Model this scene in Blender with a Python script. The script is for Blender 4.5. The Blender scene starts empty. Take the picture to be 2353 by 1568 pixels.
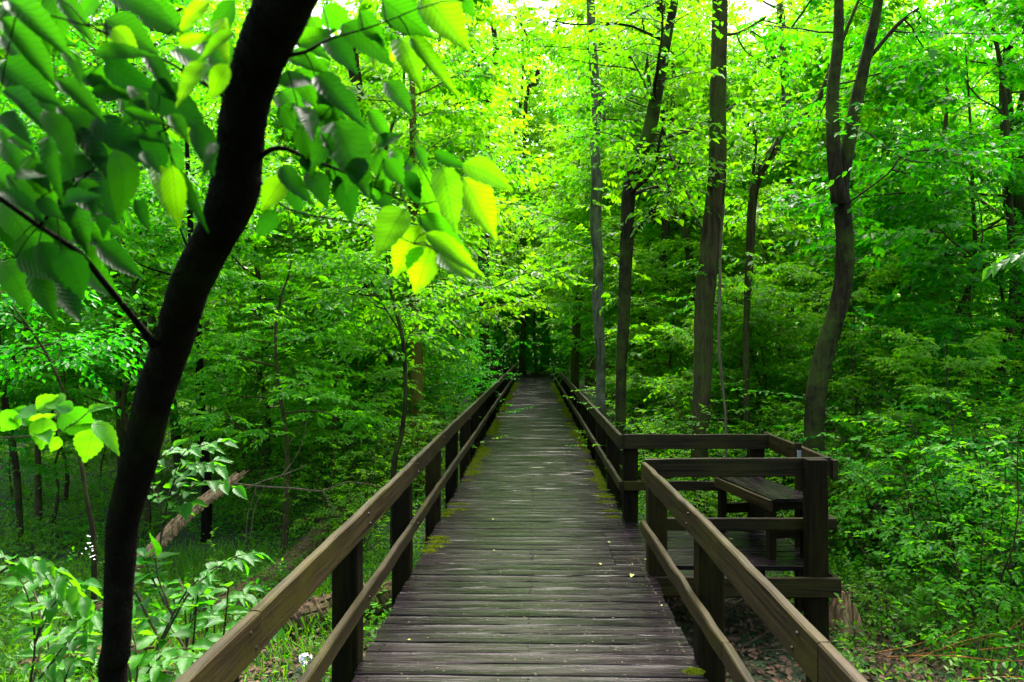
import bpy, math, random
import numpy as np
from math import radians, sin, cos, pi
from mathutils import Vector, Matrix

# ------------------------------------------------------------------ camera, sky, sun, exposure
sc = bpy.context.scene
COL = sc.collection
EYE = Vector((0.0, 0.0, 1.70))
YAW, PITCH, FPX = radians(1.67), radians(0.31), 1830.0
cam_d = bpy.data.cameras.new("camera")
cam = bpy.data.objects.new("camera", cam_d)
COL.objects.link(cam)
cam.location = EYE
cam.rotation_euler = (radians(90) + PITCH, 0, YAW)
cam_d.lens = 28.0
cam_d.sensor_width = 36.0
cam_d.clip_start = 0.05
cam_d.clip_end = 1000
cam_d.dof.use_dof = True
cam_d.dof.focus_distance = 8.0
cam_d.dof.aperture_fstop = 7.0
sc.camera = cam

SUN_EL, SUN_AZ = radians(58), radians(12)      # azimuth from +Y (straight ahead) towards +X
world = bpy.data.worlds.new("World")
sc.world = world
world.use_nodes = True
wn = world.node_tree
wn.nodes.clear()
sky = wn.nodes.new("ShaderNodeTexSky")
sky.sky_type = 'NISHITA'
sky.sun_disc = False
sky.sun_elevation = SUN_EL
sky.sun_rotation = SUN_AZ
sky.air_density = 1.0
sky.dust_density = 7.0
sky.ozone_density = 0.5
bg = wn.nodes.new("ShaderNodeBackground")
bg.inputs[1].default_value = 0.15
wo = wn.nodes.new("ShaderNodeOutputWorld")
wn.links.new(sky.outputs[0], bg.inputs[0])
wn.links.new(bg.outputs[0], wo.inputs[0])
sun_d = bpy.data.lights.new("sun", 'SUN')
sun_d.energy = 3.6
sun_d.angle = radians(32)
sun_d.color = (1.0, 0.97, 0.91)
sun = bpy.data.objects.new("sun", sun_d)
COL.objects.link(sun)
sd = Vector((sin(SUN_AZ) * cos(SUN_EL), cos(SUN_AZ) * cos(SUN_EL), sin(SUN_EL)))
sun.rotation_euler = sd.to_track_quat('Z', 'Y').to_euler()
sun.location = (0, 0, 40)
sc.view_settings.view_transform = 'Standard'
sc.view_settings.look = 'None'
sc.view_settings.exposure = 2.25
sc.view_settings.gamma = 1.0
cy = sc.cycles
cy.max_bounces = 7
cy.diffuse_bounces = 4
cy.glossy_bounces = 2
cy.transmission_bounces = 5
cy.transparent_max_bounces = 4
cy.caustics_reflective = False
cy.caustics_refractive = False
cy.sample_clamp_indirect = 6.0
cy.use_denoising = True

random.seed(11)
RNG = np.random.default_rng(11)
CAMR = cam.rotation_euler.to_matrix()

def W(px, py, depth):
    """photo pixel (2353 x 1568 grid) at a depth along the boardwalk -> world point"""
    d = CAMR @ Vector(((px - 1176.5) / FPX, -(py - 784.0) / FPX, -1.0))
    return EYE + d * (depth / d.y)

def gz(x, y):
    """height of the forest floor"""
    z = -0.64 + 0.06 * math.sin(x * 0.9 + 1.3) * math.cos(y * 0.7) + 0.04 * math.sin(x * 2.3 + y * 1.7)
    t = min(1, max(0, (y - 30) / 12.0))
    z = z * (1 - t) + (-0.03) * t
    if x > 5: z += 0.055 * (min(x, 40) - 5)
    if x < -9: z += 0.03 * (min(-x, 40) - 9)
    return z

# ------------------------------------------------------------------ object helpers
def tag(o, label=None, cat=None, group=None, kind=None):
    if label: o['label'] = label
    if cat: o['category'] = cat
    if group: o['group'] = group
    if kind: o['kind'] = kind
    return o

def empty(name, loc, label=None, cat=None, group=None, rz=0.0):
    o = bpy.data.objects.new(name, None)
    COL.objects.link(o)
    o.location = loc
    o.rotation_euler.z = rz
    o.empty_display_size = 0.2
    return tag(o, label, cat, group)

def link(name, me, parent=None):
    o = bpy.data.objects.new(name, me)
    COL.objects.link(o)
    if parent is not None: o.parent = parent
    return o

def dup(root, loc, rz, s, label, group=None):
    r = root.copy(); COL.objects.link(r)
    r.location = loc; r.rotation_euler = (0, 0, rz); r.scale = (s, s, s)
    r['label'] = label
    if group: r['group'] = group
    elif 'group' in r: del r['group']
    for ch in list(root.children):
        c = ch.copy(); COL.objects.link(c); c.parent = r
    return r

class Acc:
    """collects geometry; quads or tris; uv and a random value per island"""
    def __init__(s):
        s.v = []; s.f4 = []; s.f3 = []; s.uv4 = []; s.uv3 = []; s.r = []; s.n = 0
    def add(s, v, f4=None, f3=None, rnd=0.5, uv=None):
        v = np.asarray(v, dtype=np.float32).reshape(-1, 3)
        if uv is None: uv = np.zeros((len(v), 2), np.float32)
        uv = np.asarray(uv, np.float32)
        if f4 is not None and len(f4):
            f4 = np.asarray(f4, np.int64); s.f4.append(f4 + s.n); s.uv4.append(uv[f4.ravel()])
        if f3 is not None and len(f3):
            f3 = np.asarray(f3, np.int64); s.f3.append(f3 + s.n); s.uv3.append(uv[f3.ravel()])
        r = np.full(len(v), rnd, np.float32) if np.isscalar(rnd) else np.asarray(rnd, np.float32)
        s.v.append(v); s.r.append(r); s.n += len(v)
    def mesh(s, name, mat, smooth=False, origin=None):
        v = np.concatenate(s.v)
        if origin is not None: v = v - np.array(origin, np.float32)
        loops = []; tot = []; uvs = []
        if s.f4:
            f = np.concatenate(s.f4); loops.append(f.ravel()); tot.append(np.full(len(f), 4)); uvs.append(np.concatenate(s.uv4))
        if s.f3:
            f = np.concatenate(s.f3); loops.append(f.ravel()); tot.append(np.full(len(f), 3)); uvs.append(np.concatenate(s.uv3))
        loops = np.concatenate(loops).astype(np.int32); tot = np.concatenate(tot).astype(np.int32)
        start = np.concatenate([[0], np.cumsum(tot)[:-1]]).astype(np.int32)
        me = bpy.data.meshes.new(name)
        me.vertices.add(len(v)); me.vertices.foreach_set("co", v.ravel())
        me.loops.add(len(loops)); me.loops.foreach_set("vertex_index", loops)
        me.polygons.add(len(tot)); me.polygons.foreach_set("loop_start", start); me.polygons.foreach_set("loop_total", tot)
        me.polygons.foreach_set("use_smooth", np.full(len(tot), bool(smooth)))
        ul = me.uv_layers.new(name="UVMap"); ul.data.foreach_set("uv", np.concatenate(uvs).astype(np.float32).ravel())
        at = me.attributes.new("rnd", 'FLOAT', 'POINT'); at.data.foreach_set("value", np.concatenate(s.r))
        me.materials.append(mat)
        me.update(calc_edges=True)
        return me
    def obj(s, name, mat, parent=None, smooth=False, origin=None):
        o = link(name, s.mesh(name, mat, smooth, origin), parent)
        if origin is not None and parent is None: o.location = origin
        return o

# ------------------------------------------------------------------ materials
def new_mat(name):
    m = bpy.data.materials.new(name); m.use_nodes = True
    nt = m.node_tree; nt.nodes.clear()
    return m, nt
def N(nt, t, **kw):
    n = nt.nodes.new(t)
    for k, v in kw.items():
        if k in n.inputs: n.inputs[k].default_value = v
        else: setattr(n, k, v)
    return n
def ramp(nt, fac, stops, interp='LINEAR'):
    r = nt.nodes.new("ShaderNodeValToRGB"); r.color_ramp.interpolation = interp
    e = r.color_ramp.elements
    while len(e) < len(stops): e.new(0.5)
    for i, (p, c) in enumerate(stops):
        e[i].position = p; e[i].color = (*c, 1) if len(c) == 3 else c
    nt.links.new(fac, r.inputs[0])
    return r.outputs[0]
def mathn(nt, op, a, b=None, clamp=False):
    n = nt.nodes.new("ShaderNodeMath"); n.operation = op; n.use_clamp = clamp
    for i, x in enumerate((a, b)):
        if x is None: continue
        if isinstance(x, (int, float)): n.inputs[i].default_value = x
        else: nt.links.new(x, n.inputs[i])
    return n.outputs[0]
def mixc(nt, fac, a, b, mode='MIX'):
    n = nt.nodes.new("ShaderNodeMix"); n.data_type = 'RGBA'; n.blend_type = mode
    for key, x in ((0, fac), (6, a), (7, b)):
        if isinstance(x, (int, float)): n.inputs[key].default_value = x
        elif isinstance(x, tuple): n.inputs[key].default_value = (*x, 1)
        else: nt.links.new(x, n.inputs[key])
    return n.outputs[2]

def leaf_mat(name, c0, c1, t0, t1, rough=0.42, trans=0.5, veins=False, spec=0.5, tm=None, objvar=0.7):
    m, nt = new_mat(name); L = nt.links.new
    at = N(nt, "ShaderNodeAttribute", attribute_name="rnd")
    info = N(nt, "ShaderNodeObjectInfo")
    r = mathn(nt, 'ADD', at.outputs['Fac'], mathn(nt, 'MULTIPLY', mathn(nt, 'SUBTRACT', info.outputs['Random'], 0.5), objvar), True)
    col = ramp(nt, r, [(0, c0), (1, c1)])
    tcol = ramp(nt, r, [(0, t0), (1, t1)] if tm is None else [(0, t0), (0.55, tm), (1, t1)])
    bump = None
    if veins:
        uv = N(nt, "ShaderNodeUVMap")
        sp = N(nt, "ShaderNodeSeparateXYZ"); L(uv.outputs[0], sp.inputs[0])
        av = mathn(nt, 'ABSOLUTE', sp.outputs[1])
        ph = mathn(nt, 'SUBTRACT', sp.outputs[0], mathn(nt, 'MULTIPLY', av, 0.9))
        fr = mathn(nt, 'PINGPONG', mathn(nt, 'MULTIPLY', ph, 11.0), 0.5)
        vein = ramp(nt, fr, [(0.0, (1, 1, 1)), (0.12, (0, 0, 0))])
        mid = ramp(nt, av, [(0.0, (1, 1, 1)), (0.018, (0, 0, 0))])
        vv = mathn(nt, 'MAXIMUM', vein, mid)
        tcol = mixc(nt, mathn(nt, 'MULTIPLY', vv, 0.55), tcol, tuple(x * 0.35 for x in t0))
        col = mixc(nt, mathn(nt, 'MULTIPLY', vv, 0.3), col, tuple(min(1, x * 2.2) for x in c1))
        b = N(nt, "ShaderNodeBump", Strength=0.35, Distance=0.002)
        L(ramp(nt, fr, [(0.0, (0, 0, 0)), (0.5, (1, 1, 1))]), b.inputs['Height']); bump = b.outputs[0]
    p = N(nt, "ShaderNodeBsdfPrincipled", Roughness=rough); L(col, p.inputs['Base Color'])
    p.inputs['Specular IOR Level'].default_value = spec
    t = N(nt, "ShaderNodeBsdfTranslucent"); L(tcol, t.inputs['Color'])
    if bump: L(bump, p.inputs['Normal'])
    mx = N(nt, "ShaderNodeMixShader"); mx.inputs[0].default_value = trans
    L(p.outputs[0], mx.inputs[1]); L(t.outputs[0], mx.inputs[2])
    o = N(nt, "ShaderNodeOutputMaterial"); L(mx.outputs[0], o.inputs[0])
    return m

def bark_mat(name, c0, c1, moss=0.3, mosscol=(0.06, 0.09, 0.01), scale=1.0, bump=0.8, spec=0.12):
    m, nt = new_mat(name); L = nt.links.new
    tc = N(nt, "ShaderNodeTexCoord")
    mp = N(nt, "ShaderNodeMapping"); mp.inputs['Scale'].default_value = (24 * scale, 24 * scale, 3.6 * scale)
    L(tc.outputs['Object'], mp.inputs[0])
    n1 = N(nt, "ShaderNodeTexNoise", Scale=1.0, Detail=6.0, Roughness=0.65, Distortion=0.4); L(mp.outputs[0], n1.inputs['Vector'])
    n2 = N(nt, "ShaderNodeTexNoise", Scale=3.0, Detail=4.0); L(tc.outputs['Object'], n2.inputs['Vector'])
    n3 = N(nt, "ShaderNodeTexNoise", Scale=1.7, Detail=6.0, Roughness=0.7); L(tc.outputs['Object'], n3.inputs['Vector'])
    furrow = ramp(nt, n1.outputs[0], [(0.42, (0, 0, 0)), (0.57, (1, 1, 1))])
    c = mixc(nt, furrow, c0, c1)
    c = mixc(nt, mathn(nt, 'MULTIPLY', n2.outputs[0], 0.35), c, tuple(x * 2.6 for x in c1))
    mk = ramp(nt, n3.outputs[0], [(0.62 - moss * 0.4, (0, 0, 0)), (0.72 - moss * 0.25, (1, 1, 1))])
    c = mixc(nt, mathn(nt, 'MULTIPLY', mk, 0.8 if moss > 0 else 0.0), c, mosscol)
    p = N(nt, "ShaderNodeBsdfPrincipled", Roughness=0.85); L(c, p.inputs['Base Color'])
    p.inputs['Specular IOR Level'].default_value = spec
    b = N(nt, "ShaderNodeBump", Strength=bump, Distance=0.035); L(n1.outputs[0], b.inputs['Height']); L(b.outputs[0], p.inputs['Normal'])
    o = N(nt, "ShaderNodeOutputMaterial"); L(p.outputs[0], o.inputs[0])
    return m

def wood_mat(name, c0, c1, algae=0.4, algaecol=(0.055, 0.06, 0.008), rough=(0.25, 0.6), spec=0.5):
    """weathered plank: uv.x runs along the grain in metres, uv.y across"""
    m, nt = new_mat(name); L = nt.links.new
    uv = N(nt, "ShaderNodeUVMap")
    at = N(nt, "ShaderNodeAttribute", attribute_name="rnd")
    off = N(nt, "ShaderNodeCombineXYZ"); L(mathn(nt, 'MULTIPLY', at.outputs['Fac'], 37.0), off.inputs[0]); L(mathn(nt, 'MULTIPLY', at.outputs['Fac'], 91.0), off.inputs[2])
    ad = N(nt, "ShaderNodeVectorMath", operation='ADD'); L(uv.outputs[0], ad.inputs[0]); L(off.outputs[0], ad.inputs[1])
    mp = N(nt, "ShaderNodeMapping"); mp.inputs['Scale'].default_value = (1.6, 55, 1); L(ad.outputs[0], mp.inputs[0])
    n1 = N(nt, "ShaderNodeTexNoise", Scale=1.0, Detail=5.0, Roughness=0.7, Distortion=0.6); L(mp.outputs[0], n1.inputs['Vector'])
    mp2 = N(nt, "ShaderNodeMapping"); mp2.inputs['Scale'].default_value = (1.3, 5, 1); L(ad.outputs[0], mp2.inputs[0])
    n2 = N(nt, "ShaderNodeTexNoise", Scale=1.6, Detail=4.0, Roughness=0.6); L(mp2.outputs[0], n2.inputs['Vector'])
    tc = N(nt, "ShaderNodeTexCoord")
    n3 = N(nt, "ShaderNodeTexNoise", Scale=0.9, Detail=5.0, Roughness=0.65); L(tc.outputs['Object'], n3.inputs['Vector'])
    n4 = N(nt, "ShaderNodeTexNoise", Scale=60.0, Detail=3.0, Roughness=0.7); L(tc.outputs['Object'], n4.inputs['Vector'])
    g = ramp(nt, n1.outputs[0], [(0.36, (0, 0, 0)), (0.62, (1, 1, 1))])
    c = mixc(nt, g, c0, c1)
    tone = mathn(nt, 'MULTIPLY_ADD', at.outputs['Fac'], 1.0); nt.nodes[-1].inputs[2].default_value = 0.5
    c = mixc(nt, 1.0, c, tone, 'MULTIPLY')
    a = mathn(nt, 'MULTIPLY', ramp(nt, n2.outputs[0], [(0.42, (0, 0, 0)), (0.68, (1, 1, 1))]), ramp(nt, n3.outputs[0], [(0.35, (0, 0, 0)), (0.65, (1, 1, 1))]))
    c = mixc(nt, mathn(nt, 'MULTIPLY', a, algae), c, algaecol)
    c = mixc(nt, mathn(nt, 'MULTIPLY', ramp(nt, n4.outputs[0], [(0.62, (0, 0, 0)), (0.72, (1, 1, 1))]), 0.25), c, tuple(min(1, x * 3) for x in c1))
    p = N(nt, "ShaderNodeBsdfPrincipled"); L(c, p.inputs['Base Color'])
    rr = mathn(nt, 'ADD', mathn(nt, 'MULTIPLY', n2.outputs[0], rough[1] - rough[0]), mathn(nt, 'MULTIPLY', g, 0.12))
    rr = mathn(nt, 'ADD', rr, rough[0] - 0.05)
    L(rr, p.inputs['Roughness'])
    p.inputs['Specular IOR Level'].default_value = spec
    b = N(nt, "ShaderNodeBump", Strength=0.55, Distance=0.004); L(n1.outputs[0], b.inputs['Height'])
    b2 = N(nt, "ShaderNodeBump", Strength=0.35, Distance=0.003); L(n4.outputs[0], b2.inputs['Height']); L(b.outputs[0], b2.inputs['Normal'])
    L(b2.outputs[0], p.inputs['Normal'])
    o = N(nt, "ShaderNodeOutputMaterial"); L(p.outputs[0], o.inputs[0])
    return m

def ground_mat():
    m, nt = new_mat("forest_floor"); L = nt.links.new
    tc = N(nt, "ShaderNodeTexCoord")
    n1 = N(nt, "ShaderNodeTexNoise", Scale=0.5, Detail=8.0, Roughness=0.65); L(tc.outputs['Object'], n1.inputs['Vector'])
    n2 = N(nt, "ShaderNodeTexNoise", Scale=22.0, Detail=8.0, Roughness=0.75); L(tc.outputs['Object'], n2.inputs['Vector'])
    soil = mixc(nt, ramp(nt, n2.outputs[0], [(0.35, (0, 0, 0)), (0.7, (1, 1, 1))]), (0.006, 0.0045, 0.003), (0.04, 0.026, 0.015))
    green = mixc(nt, n2.outputs[0], (0.006, 0.035, 0.002), (0.04, 0.10, 0.005))
    c = mixc(nt, ramp(nt, n1.outputs[0], [(0.38, (0, 0, 0)), (0.55, (1, 1, 1))]), soil, green)
    p = N(nt, "ShaderNodeBsdfPrincipled", Roughness=0.9); L(c, p.inputs['Base Color'])
    b = N(nt, "ShaderNodeBump", Strength=1.0, Distance=0.05); L(n2.outputs[0], b.inputs['Height']); L(b.outputs[0], p.inputs['Normal'])
    o = N(nt, "ShaderNodeOutputMaterial"); L(p.outputs[0], o.inputs[0])
    return m

def flat_mat(name, c, rough=0.6, bumpscale=None):
    m, nt = new_mat(name); L = nt.links.new
    tc = N(nt, "ShaderNodeTexCoord")
    n = N(nt, "ShaderNodeTexNoise", Scale=bumpscale or 30.0, Detail=5.0); L(tc.outputs['Object'], n.inputs['Vector'])
    at = N(nt, "ShaderNodeAttribute", attribute_name="rnd")
    cc = mixc(nt, n.outputs[0], tuple(x * 0.6 for x in c), tuple(min(1, x * 1.4) for x in c))
    cc = mixc(nt, mathn(nt, 'MULTIPLY', at.outputs['Fac'], 0.5), cc, tuple(x * 0.4 for x in c))
    p = N(nt, "ShaderNodeBsdfPrincipled", Roughness=rough); L(cc, p.inputs['Base Color']); p.inputs['Specular IOR Level'].default_value = 0.12
    o = N(nt, "ShaderNodeOutputMaterial"); L(p.outputs[0], o.inputs[0])
    return m

LEAF = {
    'bright': leaf_mat("leaf_bright", (0.035, 0.16, 0.002), (0.10, 0.24, 0.003), (0.13, 0.55, 0.002), (0.36, 0.72, 0.003), 0.45, 0.55, spec=0.3),
    'mid':    leaf_mat("leaf_mid", (0.010, 0.14, 0.002), (0.05, 0.24, 0.002), (0.04, 0.48, 0.002), (0.23, 0.72, 0.002), 0.42, 0.5, spec=0.2),
    'deep':   leaf_mat("leaf_deep", (0.006, 0.14, 0.004), (0.028, 0.23, 0.004), (0.02, 0.47, 0.004), (0.12, 0.66, 0.004), 0.4, 0.46, spec=0.2),
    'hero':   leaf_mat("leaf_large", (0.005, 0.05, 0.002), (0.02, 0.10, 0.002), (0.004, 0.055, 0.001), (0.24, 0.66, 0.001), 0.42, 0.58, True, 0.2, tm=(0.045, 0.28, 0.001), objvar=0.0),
    'serrate': leaf_mat("leaf_serrated", (0.010, 0.10, 0.003), (0.03, 0.15, 0.003), (0.04, 0.34, 0.002), (0.16, 0.52, 0.002), 0.40, 0.5, True, 0.25),
    'herb':   leaf_mat("leaf_herb", (0.015, 0.11, 0.003), (0.08, 0.20, 0.004), (0.07, 0.42, 0.002), (0.26, 0.6, 0.003), 0.5, 0.42, spec=0.3),
}
BARK = {
    'dark':  bark_mat("bark_dark", (0.0035, 0.0026, 0.0016), (0.028, 0.019, 0.009), 0.4),
    'brown': bark_mat("bark_brown", (0.010, 0.007, 0.004), (0.06, 0.041, 0.019), 0.4),
    'fissured': bark_mat("bark_fissured", (0.005, 0.0034, 0.0018), (0.062, 0.041, 0.019), 0.4),
    'pale':  bark_mat("bark_pale", (0.02, 0.017, 0.012), (0.15, 0.135, 0.095), 0.42, (0.035, 0.04, 0.012), scale=0.6),
    'mossy': bark_mat("bark_mossy", (0.05, 0.03, 0.006), (0.16, 0.10, 0.02), 0.75, (0.12, 0.11, 0.012)),
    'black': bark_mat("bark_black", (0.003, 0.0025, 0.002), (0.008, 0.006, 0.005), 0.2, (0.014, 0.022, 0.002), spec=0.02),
    'log':   bark_mat("bark_log", (0.02, 0.013, 0.009), (0.12, 0.075, 0.045), 0.4, (0.07, 0.08, 0.01), 0.7, 1.0),
    'split': bark_mat("split_wood", (0.06, 0.026, 0.012), (0.46, 0.27, 0.15), 0.0, scale=1.4, bump=1.0),
    'twig':  bark_mat("bark_twig", (0.03, 0.02, 0.012), (0.14, 0.10, 0.06), 0.0),
    'orange': bark_mat("dry_stalk", (0.08, 0.03, 0.008), (0.26, 0.11, 0.03), 0.0),
    'stem':  bark_mat("bark_stem", (0.012, 0.011, 0.006), (0.05, 0.04, 0.022), 0.2),
}
DECK = wood_mat("deck_wood", (0.0010, 0.0007, 0.0009), (0.0145, 0.0088, 0.0118), 0.45, (0.009, 0.0076, 0.001), (0.08, 0.40), 0.17)
RAIL = wood_mat("rail_wood", (0.0016, 0.0010, 0.0004), (0.028, 0.0185, 0.0075), 1.0, (0.034, 0.030, 0.0015), (0.34, 0.62), 0.12)
POST = wood_mat("post_wood", (0.0018, 0.0011, 0.0005), (0.015, 0.0095, 0.0042), 0.9, (0.024, 0.020, 0.0015), (0.5, 0.8), 0.06)

# ------------------------------------------------------------------ geometry helpers
def frame_from(d, up=Vector((0, 0, 1))):
    d = d.normalized()
    if abs(d.dot(up)) > 0.97: up = Vector((0, 1, 0))
    s = d.cross(up).normalized(); u = s.cross(d).normalized()
    return d, s, u

def board(acc, p0, p1, w, h, rnd=None, ch=0.004, segs=6, wob=0.002, up=Vector((0, 0, 1)), cup=0):
    """chamfered board: centre line p0-p1, w sideways, h upwards, slightly uneven"""
    p0, p1 = Vector(p0), Vector(p1); d, s, u = frame_from(p1 - p0, up); L = (p1 - p0).length
    a, b = w / 2, h / 2
    prof = [(-a + ch, -b), (a - ch, -b), (a, -b + ch), (a, b - ch), (a - ch, b), (-a + ch, b), (-a, b - ch), (-a, -b + ch)]
    if cup: prof = prof[:5] + [(a * .55, b - cup * .7), (0, b - cup), (-a * .55, b - cup * .7)] + prof[5:]
    M_ = len(prof); per = [0]
    for i in range(M_):
        q = prof[(i + 1) % M_]; per.append(per[-1] + math.hypot(q[0] - prof[i][0], q[1] - prof[i][1]))
    rnd = random.random() if rnd is None else rnd
    V = []; UV = []
    for k in range(segs + 1):
        t = k / segs; c = p0 + d * (L * t) + s * random.uniform(-wob, wob) + u * random.uniform(-wob, wob)
        for j in range(M_ + 1):
            x, z = prof[j % M_]
            jit = random.uniform(-0.0008, 0.0008)
            if j == M_: V.append(V[len(V) - M_])
            else: V.append(tuple(c + s * (x + jit) + u * (z + jit)))
            UV.append((L * t, per[j]))
    F = []
    for k in range(segs):
        for j in range(M_):
            i0 = k * (M_ + 1) + j; F.append((i0, i0 + 1, i0 + M_ + 2, i0 + M_ + 1))
    # end caps as quads
    nb = len(V)
    for e, k in ((0, 0), (1, segs)):
        base = len(V)
        for j in ([0, 1, 2, 3, 4, 5, 6, 7] if not cup else [0, 1, 2, 3, 4, 8, 9, 10]):
            V.append(V[k * (M_ + 1) + j]); UV.append((prof[j][0] * 0.2, prof[j][1] * 3))
        o = [base + j for j in range(8)]
        q = [(o[0], o[1], o[2], o[7]), (o[7], o[2], o[3], o[6]), (o[6], o[3], o[4], o[5])]
        F += [tuple(reversed(x)) for x in q] if e == 0 else q
    acc.add(V, F, rnd=rnd, uv=UV)

def tube(acc, pts, radii, sides=8, rnd=None, rough=0.0, cap=True, seed=None):
    pts = [Vector(p) for p in pts]; n = len(pts)
    rnd = random.random() if rnd is None else rnd
    V = []; UV = []
    ref = None; L = 0
    for i, p in enumerate(pts):
        d = (pts[min(i + 1, n - 1)] - pts[max(i - 1, 0)])
        if d.length < 1e-6: d = Vector((0, 0, 1))
        d.normalize()
        if ref is None:
            ref = d.cross(Vector((0.3, 0.9, 0.1))).normalized()
        ref = (ref - d * ref.dot(d)).normalized(); o = d.cross(ref)
        if i: L += (p - pts[i - 1]).length
        for j in range(sides):
            a = 2 * pi * j / sides; r = radii[i] * (1 + (random.uniform(-rough, rough) if rough else 0))
            V.append(tuple(p + (ref * cos(a) + o * sin(a)) * r)); UV.append((L, j / sides * radii[i] * 6))
    F = [(i * sides + j, i * sides + (j + 1) % sides, (i + 1) * sides + (j + 1) % sides, (i + 1) * sides + j) for i in range(n - 1) for j in range(sides)]
    T = []
    if cap:
        for i in (0, n - 1):
            c = len(V); V.append(tuple(pts[i])); UV.append((0, 0))
            for j in range(sides):
                a_, b_ = i * sides + j, i * sides + (j + 1) % sides
                T.append((c, b_, a_) if i == 0 else (c, a_, b_))
    acc.add(V, F, T, rnd=rnd, uv=UV)

def smooth_path(pts, k=4):
    """Catmull-Rom through (x,y,z,r) points"""
    P = np.array(pts, float); out = []
    n = len(P)
    for i in range(n - 1):
        p0, p1, p2, p3 = P[max(i - 1, 0)], P[i], P[i + 1], P[min(i + 2, n - 1)]
        for j in range(k):
            t = j / k
            out.append(0.5 * ((2 * p1) + (-p0 + p2) * t + (2 * p0 - 5 * p1 + 4 * p2 - p3) * t * t + (-p0 + 3 * p1 - 3 * p2 + p3) * t ** 3))
    out.append(P[-1]); return np.array(out)

# leaf templates: x along the leaf (0..1), y across, z up
def tmpl_simple(w=0.27, fold=0.10, droop=0.10):
    v = np.array([(0, 0, 0), (0.30, w, fold), (0.68, w * 0.72, fold * 0.5 - droop * 0.5), (1, 0, -droop), (0.68, -w * 0.72, fold * 0.5 - droop * 0.5), (0.30, -w, fold)], np.float32)
    return v, np.array([(0, 3, 2, 1), (0, 5, 4, 3)]), v[:, :2].copy()
def tmpl_tri(w=0.28):
    v = np.array([(0, 0, 0), (0.42, w, 0.07), (1, 0, -0.08), (0.42, -w, 0.07)], np.float32)
    return v, np.array([(0, 3, 2, 1)]), v[:, :2].copy()
def tmpl_hero(n=14, w=0.25, droop=0.22, curl=0.10, teeth=0.02, side=0.0):
    V = []
    T_ = [0, .05, .13, .25, .38, .52, .66, .78, .87, .94, 1]; Wd = [.03, .40, .76, .98, 1, .88, .66, .42, .22, .09, .01]
    for i in range(n + 1):
        t = i / n
        hw = w * float(np.interp(t, T_, Wd))
        tt = teeth * (1 if i % 2 else 0) * (0 if i in (0, n) else 1)
        z = -droop * t * t + 0.02 * math.sin(t * 6)
        y0 = side * math.sin(pi * t)
        for y, dz in ((-hw - tt, curl * 0.9), (-hw * 0.5, curl * 0.35), (0, 0), (hw * 0.5, curl * 0.35), (hw + tt, curl * 0.9)):
            V.append((min(1.0, t + (0.015 if abs(y) > hw * 0.8 and tt else 0)), y + y0, z + dz * (abs(y) / w) + 0.010 * math.sin(t * 22 + y * 9)))
    F = [(i * 5 + j, (i + 1) * 5 + j, (i + 1) * 5 + j + 1, i * 5 + j + 1) for i in range(n) for j in range(4)]
    V = np.array(V, np.float32); uv = V[:, :2].copy(); uv[:, 1] -= np.repeat([side * math.sin(pi * i / n) for i in range(n + 1)], 5)
    return V, np.array(F), uv
TS = [tmpl_simple(0.27, 0.10, 0.10), tmpl_simple(0.31, 0.06, 0.18), tmpl_simple(0.24, 0.14, 0.05)]
TT = tmpl_tri()
TH = [tmpl_hero(), tmpl_hero(droop=0.35, curl=0.05, side=0.05), tmpl_hero(w=0.27, droop=0.12, curl=0.16), tmpl_hero(w=0.21, droop=0.45, curl=0.12, side=-0.05)]

def norm(a): return a / np.maximum(np.linalg.norm(a, axis=1, keepdims=True), 1e-8)
def leaves(acc, P, D, Nn, S, T, rnd):
    P = np.asarray(P, np.float32); n = len(P)
    if n == 0: return
    X = norm(np.asarray(D, np.float32)); Z = np.asarray(Nn, np.float32)
    Z = norm(Z - X * (X * Z).sum(1, keepdims=True)); Y = np.cross(Z, X)
    tv, tf, tuv = T; k = len(tv)
    S = np.asarray(S, np.float32).reshape(-1, 1, 1)
    V = P[:, None, :] + S * (tv[None, :, 0:1] * X[:, None, :] + tv[None, :, 1:2] * Y[:, None, :] + tv[None, :, 2:3] * Z[:, None, :])
    F = (np.arange(n)[:, None, None] * k + tf[None]).reshape(-1, tf.shape[1])
    acc.add(V.reshape(-1, 3), F, rnd=np.repeat(np.asarray(rnd, np.float32), k), uv=np.tile(tuv, (n, 1)))

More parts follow.
